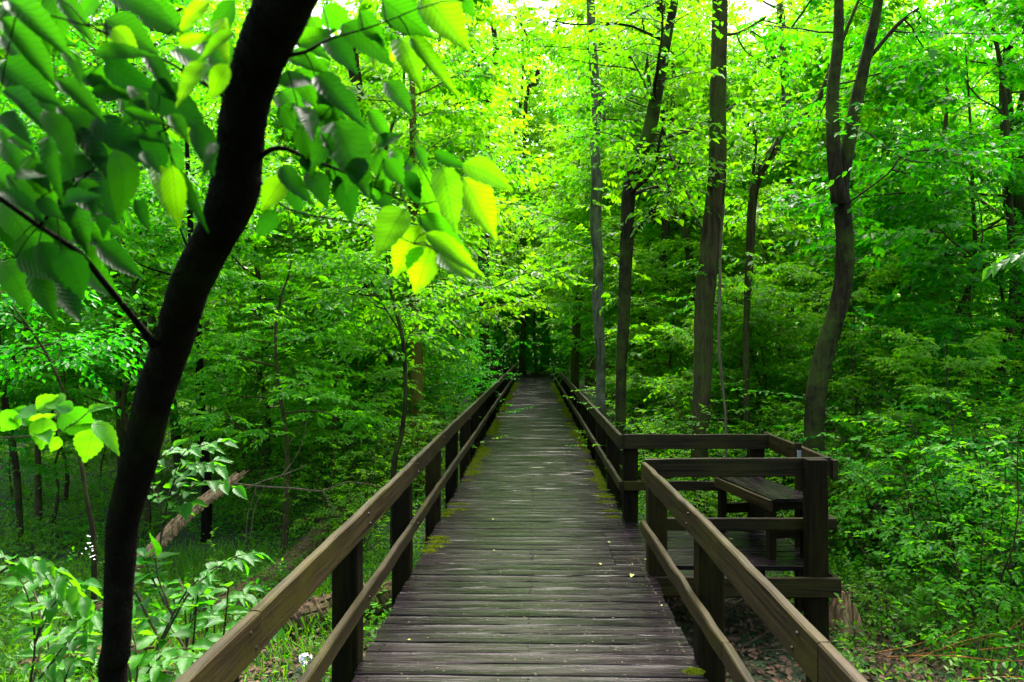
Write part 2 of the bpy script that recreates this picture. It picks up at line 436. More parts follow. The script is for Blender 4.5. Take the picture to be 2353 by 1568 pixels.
class Grow:
    """branches collected as tubes, twigs carrying flat sprays of leaves"""
    def __init__(s, seed):
        s.rg = random.Random(seed); s.ng = np.random.default_rng(seed)
        s.tubes = []; s.twigs = []
    def branch(s, p, d, L, r0, n=5, wob=0.18, up=0.05, r1=None):
        pts = [Vector(p)]; d = Vector(d).normalized()
        for i in range(n):
            d = (d + Vector((s.rg.gauss(0, wob), s.rg.gauss(0, wob), s.rg.gauss(0, wob * 0.6) + up))).normalized()
            pts.append(pts[-1] + d * (L / n))
        r1 = r0 * 0.35 if r1 is None else r1
        rad = [r0 + (r1 - r0) * i / n for i in range(n + 1)]
        s.tubes.append((pts, rad)); return pts, rad
    def at(s, pts, t):
        f = t * (len(pts) - 1); i = min(int(f), len(pts) - 2); a = f - i
        return pts[i].lerp(pts[i + 1], a), (pts[i + 1] - pts[i]).normalized()
    def side(s, d, flat=0.35):
        """a direction leaving d sideways, mostly in the horizontal plane"""
        h = Vector((d.x, d.y, 0))
        if h.length < 0.2: a = s.rg.uniform(0, 2 * pi); h = Vector((cos(a), sin(a), 0))
        h.normalize(); q = Vector((-h.y, h.x, 0)) * s.rg.choice((-1, 1))
        return (h * s.rg.uniform(0.3, 0.9) + q * s.rg.uniform(0.6, 1.0) + Vector((0, 0, s.rg.gauss(0.03, flat)))).normalized()
    def limb(s, p, d, L, r0, nsub=7, ntw=5, twl=0.45, flat=0.3, n=6, wob=0.16, up=0.03):
        pts, rad = s.branch(p, d, L, r0, n, wob, up)
        for k in range(nsub):
            t = 0.22 + 0.78 * (k + s.rg.random()) / nsub
            q, dd = s.at(pts, t); sl = L * (0.5 - 0.28 * t) * s.rg.uniform(0.7, 1.2)
            sp, _ = s.branch(q, s.side(dd, flat), sl, max(r0 * 0.3, 0.004), 4, 0.2, 0.0)
            for j in range(ntw):
                q2, d2 = s.at(sp, 0.12 + 0.88 * (j + s.rg.random()) / ntw)
                s.twigs.append((q2, s.side(d2, flat) if j < ntw - 1 else d2, twl * s.rg.uniform(0.6, 1.3)))
        for j in range(3):
            q2, d2 = s.at(pts, 0.75 + 0.25 * j / 2)
            s.twigs.append((q2, s.side(d2, flat), twl))
    def wood(s, acc, rmin=0.0, sides=5):
        for pts, rad in s.tubes:
            if rad[0] >= rmin: tube(acc, pts, rad, sides if rad[0] < 0.03 else 8, cap=False)
    def foliage(s, acc, per=9, size=0.085, tmpl=None, droop=0.25, tilt=0.35, twigacc=None):
        tm = len(s.twigs)
        if not tm: return
        P = np.array([tuple(t[0]) for t in s.twigs]); D = norm(np.array([tuple(t[1]) for t in s.twigs])); L = np.array([t[2] for t in s.twigs])
        up = np.array([0, 0, 1.0]); Sd = norm(np.cross(D, up) + 1e-5)
        if twigacc is not None:
            for i in range(tm):
                e = P[i] + D[i] * L[i] - up * L[i] * droop * 0.5
                tube(twigacc, [P[i], (P[i] + e) / 2 + up * L[i] * 0.05, e], [0.004, 0.003, 0.0015], 3, cap=False)
        for j in range(per):
            t = (j + 0.6) / per; sg = 1 if j % 2 else -1
            if j == per - 1: sg = 0
            base = P + D * (L * t)[:, None] - up * (L * droop * 0.5 * t * t)[:, None]
            dirn = D * 0.75 + Sd * (sg * 0.85) + s.ng.normal(0, 0.28, (tm, 3)) - up * (droop + 0.15)
            nn = up + s.ng.normal(0, tilt, (tm, 3))
            sz = size * s.ng.uniform(0.65, 1.2, tm) * (1 - 0.25 * abs(t - 0.6))
            rn = np.clip(s.ng.normal(0.5, 0.24, tm), 0, 1)
            which = s.ng.integers(0, 3, tm)
            if tmpl is not None: leaves(acc, base, dirn, nn, sz, tmpl, rn)
            else:
                for w in range(3):
                    k = which == w; leaves(acc, base[k], dirn[k], nn[k], sz[k], TS[w], rn[k])

# ------------------------------------------------------------------ ground
def build_ground():
    xs = np.concatenate([np.linspace(-140, -14, 30), np.linspace(-13.5, 13.5, 110), np.linspace(14, 140, 30)])
    ys = np.concatenate([np.linspace(-30, -1, 12), np.linspace(-0.75, 26, 108), np.linspace(27, 160, 50)])
    V = []; 
    for y in ys:
        for x in xs:
            j = 0.03 * math.sin(x * 7.1 + y * 3.3) * math.sin(y * 6.1 - x * 2.7) if abs(x) < 14 and y < 27 else 0
            V.append((x, y, gz(x, y) + j))
    nx = len(xs)
    F = [(j * nx + i, j * nx + i + 1, (j + 1) * nx + i + 1, (j + 1) * nx + i) for j in range(len(ys) - 1) for i in range(nx - 1)]
    a = Acc(); a.add(V, F); o = a.obj("forest_floor", ground_mat(), smooth=True); tag(o, kind='structure')
    a = Acc(); V = []; 
    n = 24
    for i in range(n + 1):
        y = 42.1 + i * 0.5; x = -0.03 + 0.004 * i * i
        for k in range(5):
            V.append((x + (k - 2) * 0.45 + random.uniform(-.06, .06), y, gz(x, y) + 0.035 + (0.02 if k == 2 else 0)))
    F = [(i * 5 + k, i * 5 + k + 1, (i + 1) * 5 + k + 1, (i + 1) * 5 + k) for i in range(n) for k in range(4)]
    a.add(V, F); o = a.obj("dirt_path", flat_mat("path_soil", (0.022, 0.016, 0.010), 0.9, 8)); tag(o, kind='structure')
build_ground()

# ------------------------------------------------------------------ boardwalk
XL, XR = -0.93, 0.87           # deck edges
YN, YF = 6.13, 7.74            # viewing platform, near and far edge
XP = 2.20                      # platform outer edge
PITCHP = 0.149
bw = empty("boardwalk", (0, 0, 0), "long straight wet timber boardwalk deck running away through the forest", "boardwalk")
a = Acc(); ap = Acc()
k = 0; y = -2.0
while y < 41.9:
    yc = y + PITCHP / 2
    segs = 10 if y < 12 else 3
    jl, jr = random.uniform(-.012, .012), random.uniform(-.012, .012)
    z = -0.019 + random.uniform(-.0025, .0025)
    onp = YN < yc < YF
    # one board over the full width; on the platform it runs on to the outer edge
    xr = (XP if onp else XR + jr)
    if onp and random.random() < 2:
        xm = 0.62 + random.uniform(-.002, .002)
        board(a, (XL + jl, yc, z), (xm, yc, z), PITCHP - random.uniform(.011, .016), 0.038, segs=6, wob=0.0016, ch=0.004, cup=.002)
        board(ap, (xm + 0.004, yc, z), (xr + random.uniform(-.01, .01), yc, z), PITCHP - random.uniform(.011, .016), 0.038, segs=6, wob=0.0016, ch=0.004, cup=.002)
    else:
        board(a, (XL + jl, yc + random.uniform(-.001, .001), z), (xr, yc + random.uniform(-.001, .001), z), PITCHP - random.uniform(.009, .017), 0.038, segs=segs, wob=0.002 if segs > 5 else 0.0005, ch=0.004, cup=.002 if y < 12 else 0)
    y += PITCHP
a.obj("deck", DECK, bw)
tag(ap.obj("platform_deck", DECK, bw), "short deck planks of the square viewing platform")
for x in (XL + 0.06, -0.03, XR - 0.06):
    a = Acc(); board(a, (x, -2, -0.135), (x, 42, -0.135), 0.04, 0.19, segs=30); a.obj("joist", POST, bw)
for yy in (YN + 0.03, (YN + YF) / 2, YF - 0.03):
    a = Acc(); board(a, (XR - 0.04, yy, -0.16), (XP, yy, -0.16), 0.04, 0.14); a.obj("joist", POST, bw)
a = Acc(); board(a, (0.86, 5.955, -0.088), (2.25, 5.955, -0.088), 0.04, 0.142); a.obj("rim_board", RAIL, bw)
a = Acc(); board(a, (2.232, 5.98, -0.088), (2.232, 8.0, -0.088), 0.04, 0.142); a.obj("rim_board", RAIL, bw)

HT, HM = 0.835, 0.385
def rail_run(par, p0, p1, top, hh, name, maxlen=3.3, mat=RAIL, jit=0.006, first=None, rmin=0.2):
    """row of boards butted end to end; top = height of the upper face"""
    p0, p1 = Vector(p0), Vector(p1); L = (p1 - p0).length; d = (p1 - p0).normalized()
    t = 0.0; nxt = first if first else maxlen
    e0 = Vector((0, 0, 0))
    while t < L - 0.05:
        t2 = min(nxt, L); e1 = Vector((random.uniform(-jit, jit), 0, random.uniform(-jit, jit)))
        a = Acc(); q0 = p0 + d * (t + 0.002) + e0 + Vector((0, 0, top - hh / 2)); q1 = p0 + d * (t2 - 0.002) + e1 + Vector((0, 0, top - hh / 2))
        board(a, q0, q1, 0.04, hh, segs=max(4, int((t2 - t) * 5)), wob=0.0022, ch=0.006, rnd=random.uniform(rmin, 1))
        a.obj(name, mat, par); t = t2; nxt = t2 + maxlen; e0 = e1 + Vector((0, 0, random.uniform(-.004, .004)))
def post(par, x, y, top, w=0.14, dpt=0.14, bottom=None, label=None):
    a = Acc(); b = gz(x, y) - 0.1 if bottom is None else bottom
    lx, ly = random.uniform(-.008, .008), random.uniform(-.008, .008)
    board(a, (x, y, b), (x + lx, y + ly, top), w, dpt, up=Vector((0, 1, 0)), segs=8, ch=0.008, wob=0.002)
    o = a.obj("post", POST, par)
    if label: tag(o, label)
    return o

# left railing: boards on the deck side, posts outside
lr = empty("railing", (0, 0, 0), "long wooden railing down the whole left edge of the boardwalk", "railing")
rail_run(lr, (-0.915, -0.73, 0), (-0.915, 41.0, 0), HT, 0.14, "top_rail", 3.3, first=3.3)
rail_run(lr, (-0.915, -0.73, 0), (-0.915, 41.0, 0), HM, 0.09, "lower_rail", 3.3, first=3.3)
y = 0.72
while y < 41:
    post(lr, -0.935 - 0.073, y, HT - 0.142 + random.uniform(-.02, .0)); y += 1.78 + random.uniform(-.05, .05)
# right railing before the platform
rn = empty("railing", (0.84, 3, 0), "wooden railing along the near right edge ending at the platform opening", "railing")
def rel(o_par): return o_par
rn.location = (0, 0, 0)
a = Acc(); board(a, (0.845, -0.6, HT - 0.07), (0.842, 2.35, HT - 0.07), 0.04, 0.14, segs=14, wob=.003, ch=.006, rnd=.9); a.obj("top_rail", RAIL, rn)
a = Acc(); board(a, (0.842, 2.354, HT - 0.07), (0.846, 4.27, HT - 0.075), 0.04, 0.14, segs=12, wob=.003, ch=.006, rnd=.95); a.obj("top_rail", RAIL, rn)
a = Acc(); board(a, (0.846, 4.274, HT - 0.08), (0.80, 5.90, HT - 0.065), 0.04, 0.14, segs=10, wob=.003, ch=.006, rnd=.8); a.obj("top_rail", RAIL, rn)
a = Acc(); board(a, (0.842, -0.6, HM - 0.045), (0.842, 3.55, HM - 0.045), 0.04, 0.09, segs=16, wob=.003, ch=.006, rnd=.8); a.obj("lower_rail", RAIL, rn)
a = Acc(); board(a, (0.842, 3.554, HM - 0.045), (0.80, 5.95, HM - 0.03), 0.04, 0.09, segs=12, wob=.003, ch=.006, rnd=.9); a.obj("lower_rail", RAIL, rn)
for y in (0.8, 2.55, 4.33): post(rn, 0.938, y, HT - 0.155)
post(rn, 0.915, 6.02, HT - 0.152)
# platform railing: near side, outer side, far side
pr = empty("railing", (0, 0, 0), "wooden railing round three sides of the square viewing platform", "railing")
a = Acc(); board(a, (0.84, 6.135, HT - 0.075), (2.245, 6.13, HT - 0.058), 0.04, 0.142, rnd=.3); a.obj("top_rail", RAIL, pr)
a = Acc(); board(a, (0.985, 6.135, HM - 0.05), (2.285, 6.135, HM - 0.045), 0.04, 0.09, rnd=.2); a.obj("lower_rail", RAIL, pr)
a = Acc(); board(a, (2.268, 6.09, HT - 0.073), (2.275, 7.96, HT - 0.063), 0.04, 0.142, rnd=1.0); a.obj("top_rail", RAIL, pr)
a = Acc(); board(a, (2.285, 6.16, HM - 0.05), (2.275, 7.9, HM - 0.05), 0.04, 0.09, rnd=.4); a.obj("lower_rail", RAIL, pr)
a = Acc(); board(a, (0.857, 7.76, HT - 0.07), (2.25, 7.79, HT - 0.068), 0.04, 0.142, rnd=.55); a.obj("top_rail", RAIL, pr)
a = Acc(); board(a, (0.857, 7.76, HM - 0.045), (2.25, 7.78, HM - 0.045), 0.04, 0.09, rnd=.45); a.obj("lower_rail", RAIL, pr)
post(pr, 2.103, 6.04, HT + 0.012, 0.145, 0.138, label="thick square corner post at the near outer corner")
post(pr, 2.17, 7.90, HT - 0.145)
post(pr, 2.385, 6.95, HT - 0.145)
sp_ = post(pr, 2.235, 6.86, HT + 0.03, 0.038, 0.08)
# right railing beyond the platform
rf = empty("railing", (0, 0, 0), "long wooden railing on the right edge beyond the viewing platform", "railing")
rail_run(rf, (0.83, 7.72, 0), (0.83, 40.6, 0), HT, 0.14, "top_rail", 3.3)
rail_run(rf, (0.83, 7.72, 0), (0.83, 40.6, 0), HM, 0.09, "lower_rail", 3.3)
post(rf, 0.93, 7.86, HT - 0.145)
y = 9.5
while y < 41:
    post(rf, 0.865 + 0.06, y, HT - 0.145 + random.uniform(-.02, 0)); y += 1.78 + random.uniform(-.05, .05)
# stub platform with its railing far down the walk on the left
fr = empty("railing", (0, 0, 0), "small dark platform railing far down the boardwalk on its left", "railing")
for h, hh, nm in ((HT, .14, "top_rail"), (HM, .09, "lower_rail")):
    for q0, q1 in (((-2.45, 33.0), (-0.96, 33.0)), ((-2.45, 30.9), (-0.96, 30.9)), ((-2.47, 30.9), (-2.47, 33.0))):
        a = Acc(); board(a, (*q0, h - hh / 2), (*q1, h - hh / 2), 0.04, hh); a.obj(nm, RAIL, fr)
for x, y in ((-2.38, 33.1), (-2.38, 30.8), (-1.2, 33.1)): post(fr, x, y, HT - .02)
a = Acc()
for i in range(14): board(a, (-2.5, 30.95 + i * .149, -.02), (-0.945, 30.95 + i * .149, -.02), .14, .038, segs=1)
tag(a.obj("platform_deck", DECK, bw), "deck of the small far platform")

# small printed tag on the thin post
a = Acc(); x0, y0, z0 = 2.235, 6.86 - 0.0405, HT - 0.055
a.add([(x0 - .017, y0 - .002, z0 - .03), (x0 + .017, y0 - .002, z0 - .03), (x0 + .017, y0 - .002, z0 + .03), (x0 - .017, y0 - .002, z0 + .03),
       (x0 - .017, y0, z0 - .03), (x0 + .017, y0, z0 - .03), (x0 + .017, y0, z0 + .03), (x0 - .017, y0, z0 + .03)],
      [(0, 1, 2, 3), (7, 6, 5, 4), (0, 4, 5, 1), (1, 5, 6, 2), (2, 6, 7, 3), (3, 7, 4, 0)])
st = a.obj("sticker", flat_mat("paper_white", (0.62, 0.62, 0.6), 0.5), sp_)
a = Acc(); rr = random.Random(3)
for k in range(7):
    zz = z0 + .024 - k * .008; xx = x0 - .014
    while xx < x0 + .010:
        w_ = rr.uniform(.003, .009)
        if rr.random() < .75: a.add([(xx, y0 - .0035, zz - .002), (xx + w_, y0 - .0035, zz - .002), (xx + w_, y0 - .0035, zz + .002), (xx, y0 - .0035, zz + .002)], [(0, 1, 2, 3)])
        xx += w_ + .002
a.obj("print", flat_mat("ink", (0.02, 0.02, 0.02)), st)

# ------------------------------------------------------------------ bench on the platform (turned a little off square)
ba = radians(9.5)
bench = empty("bench", (1.86, 6.33, 0), "weathered backless plank bench standing on the square platform, slightly skewed", "bench", rz=ba)
BL, BWd = 1.12, 0.37
for i in range(4):
    a = Acc(); x = (i + 0.5) * BWd / 4; board(a, (x, -0.04, 0.485), (x, BL, 0.485), BWd / 4 - 0.006, 0.03, rnd=.5 + .12 * i); a.obj("seat_plank", DECK, bench)
a = Acc(); board(a, (-0.012, -0.02, 0.44), (-0.012, BL - 0.02, 0.44), 0.026, 0.085, rnd=1.0); a.obj("apron", RAIL, bench)
a = Acc(); board(a, (BWd + 0.012, -0.02, 0.44), (BWd + 0.012, BL - 0.02, 0.44), 0.026, 0.085, rnd=.5); a.obj("apron", RAIL, bench)
for yb in (0.06, BL - 0.08):
    a = Acc(); board(a, (0.003, yb - 0.028, 0.435), (BWd - 0.003, yb - 0.028, 0.435), 0.03, 0.07); a.obj("cross_brace", POST, bench)
    a = Acc(); board(a, (0.05, yb + 0.05, 0.20), (BWd - 0.05, yb + 0.05, 0.20), 0.03, 0.09); a.obj("stretcher", POST, bench)
    for x in (0.035, BWd - 0.045):
        a = Acc(); board(a, (x, yb + 0.025, 0.001), (x, yb + 0.025, 0.468), 0.06, 0.07, up=Vector((0, 1, 0))); a.obj("leg", POST, bench)

# ------------------------------------------------------------------ moss along the deck edges, fallen leaves
MOSS = flat_mat("moss", (0.24, 0.28, 0.008), 0.9, 80)
def moss_patch(acc, x, y, rx, ry, n, z=0.0, h=0.02):
    ang = RNG.uniform(0, 2 * pi, n); rr = np.sqrt(RNG.uniform(0, 1, n))
    P = np.stack([x + rx * rr * np.cos(ang), y + ry * rr * np.sin(ang), np.full(n, z)], 1)
    D = np.stack([RNG.normal(0, .5, n), RNG.normal(0, .5, n), RNG.uniform(.4, 1.3, n)], 1)
    leaves(acc, P, D, RNG.normal(0, 1, (n, 3)), h * RNG.uniform(.5, 1.2, n) * (1.25 - rr), TT, RNG.uniform(0, .6, n))
a = Acc()
def plank_y(y): return -2.0 + (round((y + 2.0) / PITCHP)) * PITCHP
for side, xe in ((-1, XL), (1, XR)):
    y = 3.0
    while y < 36:
        dens = 0.06 if y < 6.3 else (0.5 if y < 8.5 else 1.0)
        if side == 1 and YN - .1 < y < YF: y += .149; continue
        if random.random() < dens * (0.72 + 0.4 * math.sin(y * 1.3 + side)):
            rx = random.uniform(.05, .17) * (0.6 if y < 6.3 else 1)
            moss_patch(a, xe - side * rx * .75, plank_y(y) + PITCHP / 2, rx, random.uniform(.04, .075), int(520 if y < 12 else 150), 0.0, 0.02 if y < 12 else 0.04)
        y += 0.149
tag(a.obj("moss", MOSS), "yellow green moss tufts along both edges of the deck", "moss", kind='stuff')

FL = flat_mat("fallen_leaf", (0.42, 0.50, 0.14), 0.5)
lv = Acc(); leaves(lv, [(0, 0, 0)], [(1, 0, 0)], [(0, 0, 1)], [1.0], tmpl_hero(n=6, droop=0.0, curl=0.14), [0.2]); fme = lv.mesh("fallen_leaf", FL)
rr = random.Random(5); spots = []
for i in range(40):
    Y = 3.0 + 14 * rr.random() ** 1.2; X = rr.uniform(-.8, .85)
    if rr.random() < .55: X = rr.uniform(.3, .85)
    if YN < Y < YF and rr.random() < .5: X = rr.uniform(.5, 2.1)
    spots.append((X, Y, rr.uniform(.018, .042)))
spots += [(0.72, 5.93, .07), (0.86, 6.35, .035), (0.62, 6.9, .04), (-0.35, 6.6, .03)]
for i, (X, Y, s) in enumerate(spots):
    o = link("fallen_leaf", fme); o.location = (X, Y, 0.004); o.scale = (s,) * 3; o.rotation_euler = (rr.uniform(-.1, .1), rr.uniform(-.1, .1), rr.uniform(0, 6.28))
    if i == len(spots) - 4: tag(o, "largest pale fallen leaf on the wet deck by the platform opening", "leaf")
    else: tag(o, "tiny pale yellow green leaf lying on the wet deck planks", "leaf", "small fallen leaves scattered on the deck")

SCREW = flat_mat("rusty_steel", (0.03, 0.02, 0.015), 0.45)
a = Acc(); rs = random.Random(8)
for k in range(int((11 + 2) / PITCHP)):
    yc = -2 + PITCHP * (k + .5)
    if yc < 2.6: continue
    for x in (XL + .06, -.03, XR - .06):
        for dy in (-.035, .035):
            c = (x + rs.uniform(-.012, .012), yc + dy + rs.uniform(-.006, .006)); r = .006
            a.add([(c[0] + r * cos(q * pi / 3), c[1] + r * sin(q * pi / 3), .0012) for q in range(6)] + [(c[0] + r * cos(q * pi / 3), c[1] + r * sin(q * pi / 3), -.006) for q in range(6)], [(0, 1, 2, 3), (0, 3, 4, 5)] + [(q, q + 6, (q + 1) % 6 + 6, (q + 1) % 6) for q in range(6)], rnd=rs.random())
o = a.obj("screw_heads", SCREW, bw); o['kind'] = 'stuff'
def bolt(par, x, y, z, sx):
    a = Acc(); tube(a, [(x, y, z), (x + sx * .004, y, z), (x + sx * .006, y, z)], [.009, .008, .003], 8); a.obj("bolt", SCREW, par)
for par, xs_, sx, ys_ in ((lr, -.895, 1, [2.5, 4.28, 6.06, 7.84, 9.6]), (rn, .822, -1, [2.55, 4.33])):
    for yy in ys_:
        bolt(par, xs_, yy - .02, HT - .04, sx); bolt(par, xs_, yy + .03, HT - .105, sx); bolt(par, xs_, yy, HM - .045, sx)
g_ = np.random.default_rng(17); n_ = 2400; y_ = 2.6 + 12 * g_.uniform(0, 1, n_) ** 1.3; x_ = np.clip(g_.normal(.25, .5, n_), -.88, .82)
a = Acc(); leaves(a, np.stack([x_, y_, np.full(n_, .002)], 1), np.stack([g_.normal(0, 1, n_), g_.normal(0, 1, n_), g_.normal(0, .15, n_)], 1), np.tile([0, 0, 1.], (n_, 1)) + g_.normal(0, .2, (n_, 3)), g_.uniform(.004, .016, n_), TT, g_.uniform(0, 1, n_))
tag(a.obj("debris", flat_mat("bud_scales", (0.22, 0.19, 0.09), .6)), "tiny bud scales and specks strewn over the wet deck", "debris", kind='stuff')

# ------------------------------------------------------------------ trees
def path_tree(name, label, bark, path, depth, leafk=None, group=None, up=0, lean=None, limbs=(), crown=None, seed=1, leafsize=.085, per=8, tw=.45, sides=22, ground=True, sprigs=16, rough=0.05, twl=.5):
    """path: photo pixels (x, y, width) from the base upwards, at the given distance"""
    pts = []
    for i, p in enumerate(path):
        dd = depth if not isinstance(depth, (list, tuple)) else depth[i]
        w = W(p[0], p[1], dd); pts.append([w.x, w.y, w.z, p[2] / 2 * dd / FPX])
    g = gz(pts[0][0], pts[0][1])
    if ground and pts[0][2] > g:
        dx, dy = pts[0][0] - pts[1][0], pts[0][1] - pts[1][1]
        pts.insert(0, [pts[0][0] + dx * .1, pts[0][1], g + .12, pts[0][3] * 1.12])
        pts.insert(0, [pts[0][0], pts[0][1], g - .15, pts[0][3] * 1.35])
    if up:
        a_, b_ = np.array(pts[-2]), np.array(pts[-1]); d = (b_ - a_)[:3]; d /= np.linalg.norm(d); d = d * .6 + np.array([0, 0, .5]); d /= np.linalg.norm(d)
        for k in range(1, 4):
            pts.append([*(b_[:3] + d * up * k / 3), max(.01, b_[3] * (1 - .26 * k))])
    sm = smooth_path(pts, 5)
    for q in sm: q[3] = max(q[3], .003)
    org = (float(pts[0][0]), float(pts[0][1]), float(g if ground else pts[0][2]))
    root = empty(name, org, label, 'tree', group)
    G = Grow(seed)
    T = Acc(); tube(T, sm[:, :3], sm[:, 3], sides, rough=rough)
    for lp in limbs:      # extra limbs traced the same way: (path, depth)
        q = []
        for i, p in enumerate(lp[0]):
            dd = lp[1] if not isinstance(lp[1], (list, tuple)) else lp[1][i]
            w = W(p[0], p[1], dd); q.append([w.x, w.y, w.z, p[2] / 2 * dd / FPX])
        s2 = smooth_path(q, 4); tube(T, s2[:, :3], np.maximum(s2[:, 3], .002), 8, rough=rough)
        if len(lp) > 2:
            vs = [Vector(v[:3]) for v in s2]
            for k in range(lp[2]):
                c, d = G.at(vs, .3 + .7 * (k + .5) / lp[2]); G.limb(c, G.side(d), lp[3], .012, 4, 4, tw)
    if crown:
        n, t0, L, z0 = crown
        vs = [Vector(v[:3]) for v in sm]; H = vs[-1].z
        for k in range(n):
            t = t0 + (1 - t0) * (k + G.rg.random()) / n
            zt = z0 + (H - z0) * t
            idx = min(range(len(vs)), key=lambda i: abs(vs[i].z - zt)); c = vs[idx]
            a = G.rg.uniform(0, 2 * pi); Lk = L * G.rg.uniform(.6, 1.1) * (1.1 - .5 * t)
            G.limb(c, (cos(a), sin(a), G.rg.uniform(.1, .7)), Lk, min(.05, max(.008, sm[idx, 3] * .35)), 7, 5, twl)
    if leafk and path[0][2] > 13:      # small sprigs growing straight from the trunk
        vs = [Vector(v[:3]) for v in sm]
        for k in range(sprigs):
            c, d = G.at(vs, .22 + .7 * G.rg.random()); a_ = G.rg.uniform(0, 2 * pi); q, _ = G.branch(c, (cos(a_), sin(a_), .5), G.rg.uniform(.25, .6), .004, 3)
            for e in (1, 2, 3): G.twigs.append((q[e], G.side((q[e] - q[e - 1]).normalized()), G.rg.uniform(.18, .34)))
    G.wood(T, 0.003)
    T.obj("trunk", BARK[bark], root, smooth=True, origin=org)
    if leafk and G.twigs:
        Cc = Acc(); G.foliage(Cc, per, leafsize)
        Cc.obj("crown", LEAF[leafk], root, origin=org)
    return root

def make_variant(kind, seed, leafk, bark):
    G = Grow(seed); rg = G.rg; T = Acc(); C = Acc()
    if kind == 'tall':
        H = 17; p = [(0, 0, -.2, .26)]
        x = y = 0
        for k in range(1, 9):
            x += rg.gauss(0, .18); y += rg.gauss(0, .18); p.append((x, y, H * k / 8, .2 * (1 - k / 9)))
        sm = smooth_path(p, 3); tube(T, sm[:, :3], sm[:, 3], 10, rough=.04); vs = [Vector(v[:3]) for v in sm]
        for k in range(26):
            t = .2 + .78 * (k + rg.random()) / 26; c, d = G.at(vs, t); a = k * 2.4 + rg.uniform(-.4, .4)
            G.limb(c, (cos(a), sin(a), rg.uniform(.1, .8)), 3.8 * (1.15 - .7 * t) * rg.uniform(.7, 1.1), .06 * (1.1 - t), 8, 6, .75, up=.04)
        G.wood(T, .008); G.foliage(C, 12, .15)
    elif kind == 'under':
        H = 5.6; p = [(0, 0, -.2, .065)]; x = y = 0
        for k in range(1, 7):
            x += rg.gauss(0, .16); y += rg.gauss(0, .16); p.append((x, y, H * k / 6, .05 * (1 - k / 7)))
        sm = smooth_path(p, 3); tube(T, sm[:, :3], sm[:, 3], 8, rough=.04); vs = [Vector(v[:3]) for v in sm]
        for k in range(18):
            t = .28 + .7 * (k + rg.random()) / 18; c, d = G.at(vs, t); a = k * 2.4 + rg.uniform(-.4, .4)
            G.limb(c, (cos(a), sin(a), rg.uniform(.05, .45)), 2.1 * (1.15 - .6 * t) * rg.uniform(.7, 1.15), .022 * (1.1 - t), 8, 6, .42, flat=.2, up=.0)
        G.wood(T, .004, 4); G.foliage(C, 10, .10)
    elif kind == 'shrub':
        for k in range(9):
            a = k * 2.4; r = rg.uniform(.05, .25)
            pts, rad = G.branch((r * cos(a), r * sin(a), -.1), (cos(a) * .35, sin(a) * .35, 1), rg.uniform(1.5, 2.4), .014, 6, .1, .0)
            for j in range(9):
                c, d = G.at(pts, .2 + .8 * j / 8.5); b = rg.uniform(0, 2 * pi)
                sp, _ = G.branch(c, (cos(b), sin(b), rg.uniform(.0, .5)), rg.uniform(.5, 1.0), .005, 3, .15, .0)
                for m in range(4):
                    q, d2 = G.at(sp, .25 + .74 * m / 3); G.twigs.append((q, G.side(d2, .25) if m < 3 else d2, rg.uniform(.22, .42)))
        G.wood(T, .0, 3); G.foliage(C, 8, .078, droop=.12)
    elif kind == 'low':
        for k in range(7):
            a = k * 2.4; pts, rad = G.branch((0.05 * cos(a), .05 * sin(a), -.05), (cos(a) * .6, sin(a) * .6, 1), rg.uniform(.4, .85), .006, 4, .12, .0)
            for j in range(4):
                c, d = G.at(pts, .35 + .64 * j / 3); G.twigs.append((c, G.side(d, .25) if j < 3 else d, rg.uniform(.15, .3)))
        G.wood(T, .0, 3); G.foliage(C, 7, .07, droop=.12)
    return T.mesh("trunk", BARK[bark], True), C.mesh("crown", LEAF[leafk])

VAR = {}
def variant(kind, i, leafk, bark='brown'):
    key = (kind, i)
    if key not in VAR: VAR[key] = make_variant(kind, 100 + 17 * i + len(kind) * 1000, 'mid', bark)
    T, C = VAR[key]
    k2 = (kind, i, leafk)
    if k2 not in VAR:
        Cc = C.copy(); Cc.materials[0] = LEAF[leafk]; VAR[k2] = Cc
    return T, VAR[k2]
HC = {'tall': 11.0, 'under': 3.9, 'shrub': 1.5, 'low': .5}
def plant(kind, i, leafk, x, y, s, label, group=None, name=None, cat='tree', rz=None):
    T, C = variant(kind, i, leafk)
    if kind == 'under' and -2.8 < x < 2.7 and y < 44: x = (-2.8 if x < 0 else 2.7)
    r = empty(name or {'tall': 'tall_tree', 'under': 'understory_tree', 'shrub': 'shrub', 'low': 'seedling_plant'}[kind], (x, y, gz(x, y)), label, cat, group, rz=random.uniform(0, 6.28) if rz is None else rz)
    r.scale = (s, s, s)
    link("trunk" if kind in ('tall', 'under') else "stem", T, r); link("crown" if kind in ('tall', 'under') else "foliage", C, r)
    return r
def plant_px(kind, i, leafk, px, py, depth, label, group=None, smin=.3, smax=1.7, **kw):
    c = W(px, py, depth); g = gz(c.x, c.y); s = min(smax, max(smin, (c.z - g) / HC[kind]))
    return plant(kind, i, leafk, c.x, c.y, s, label, group, **kw)

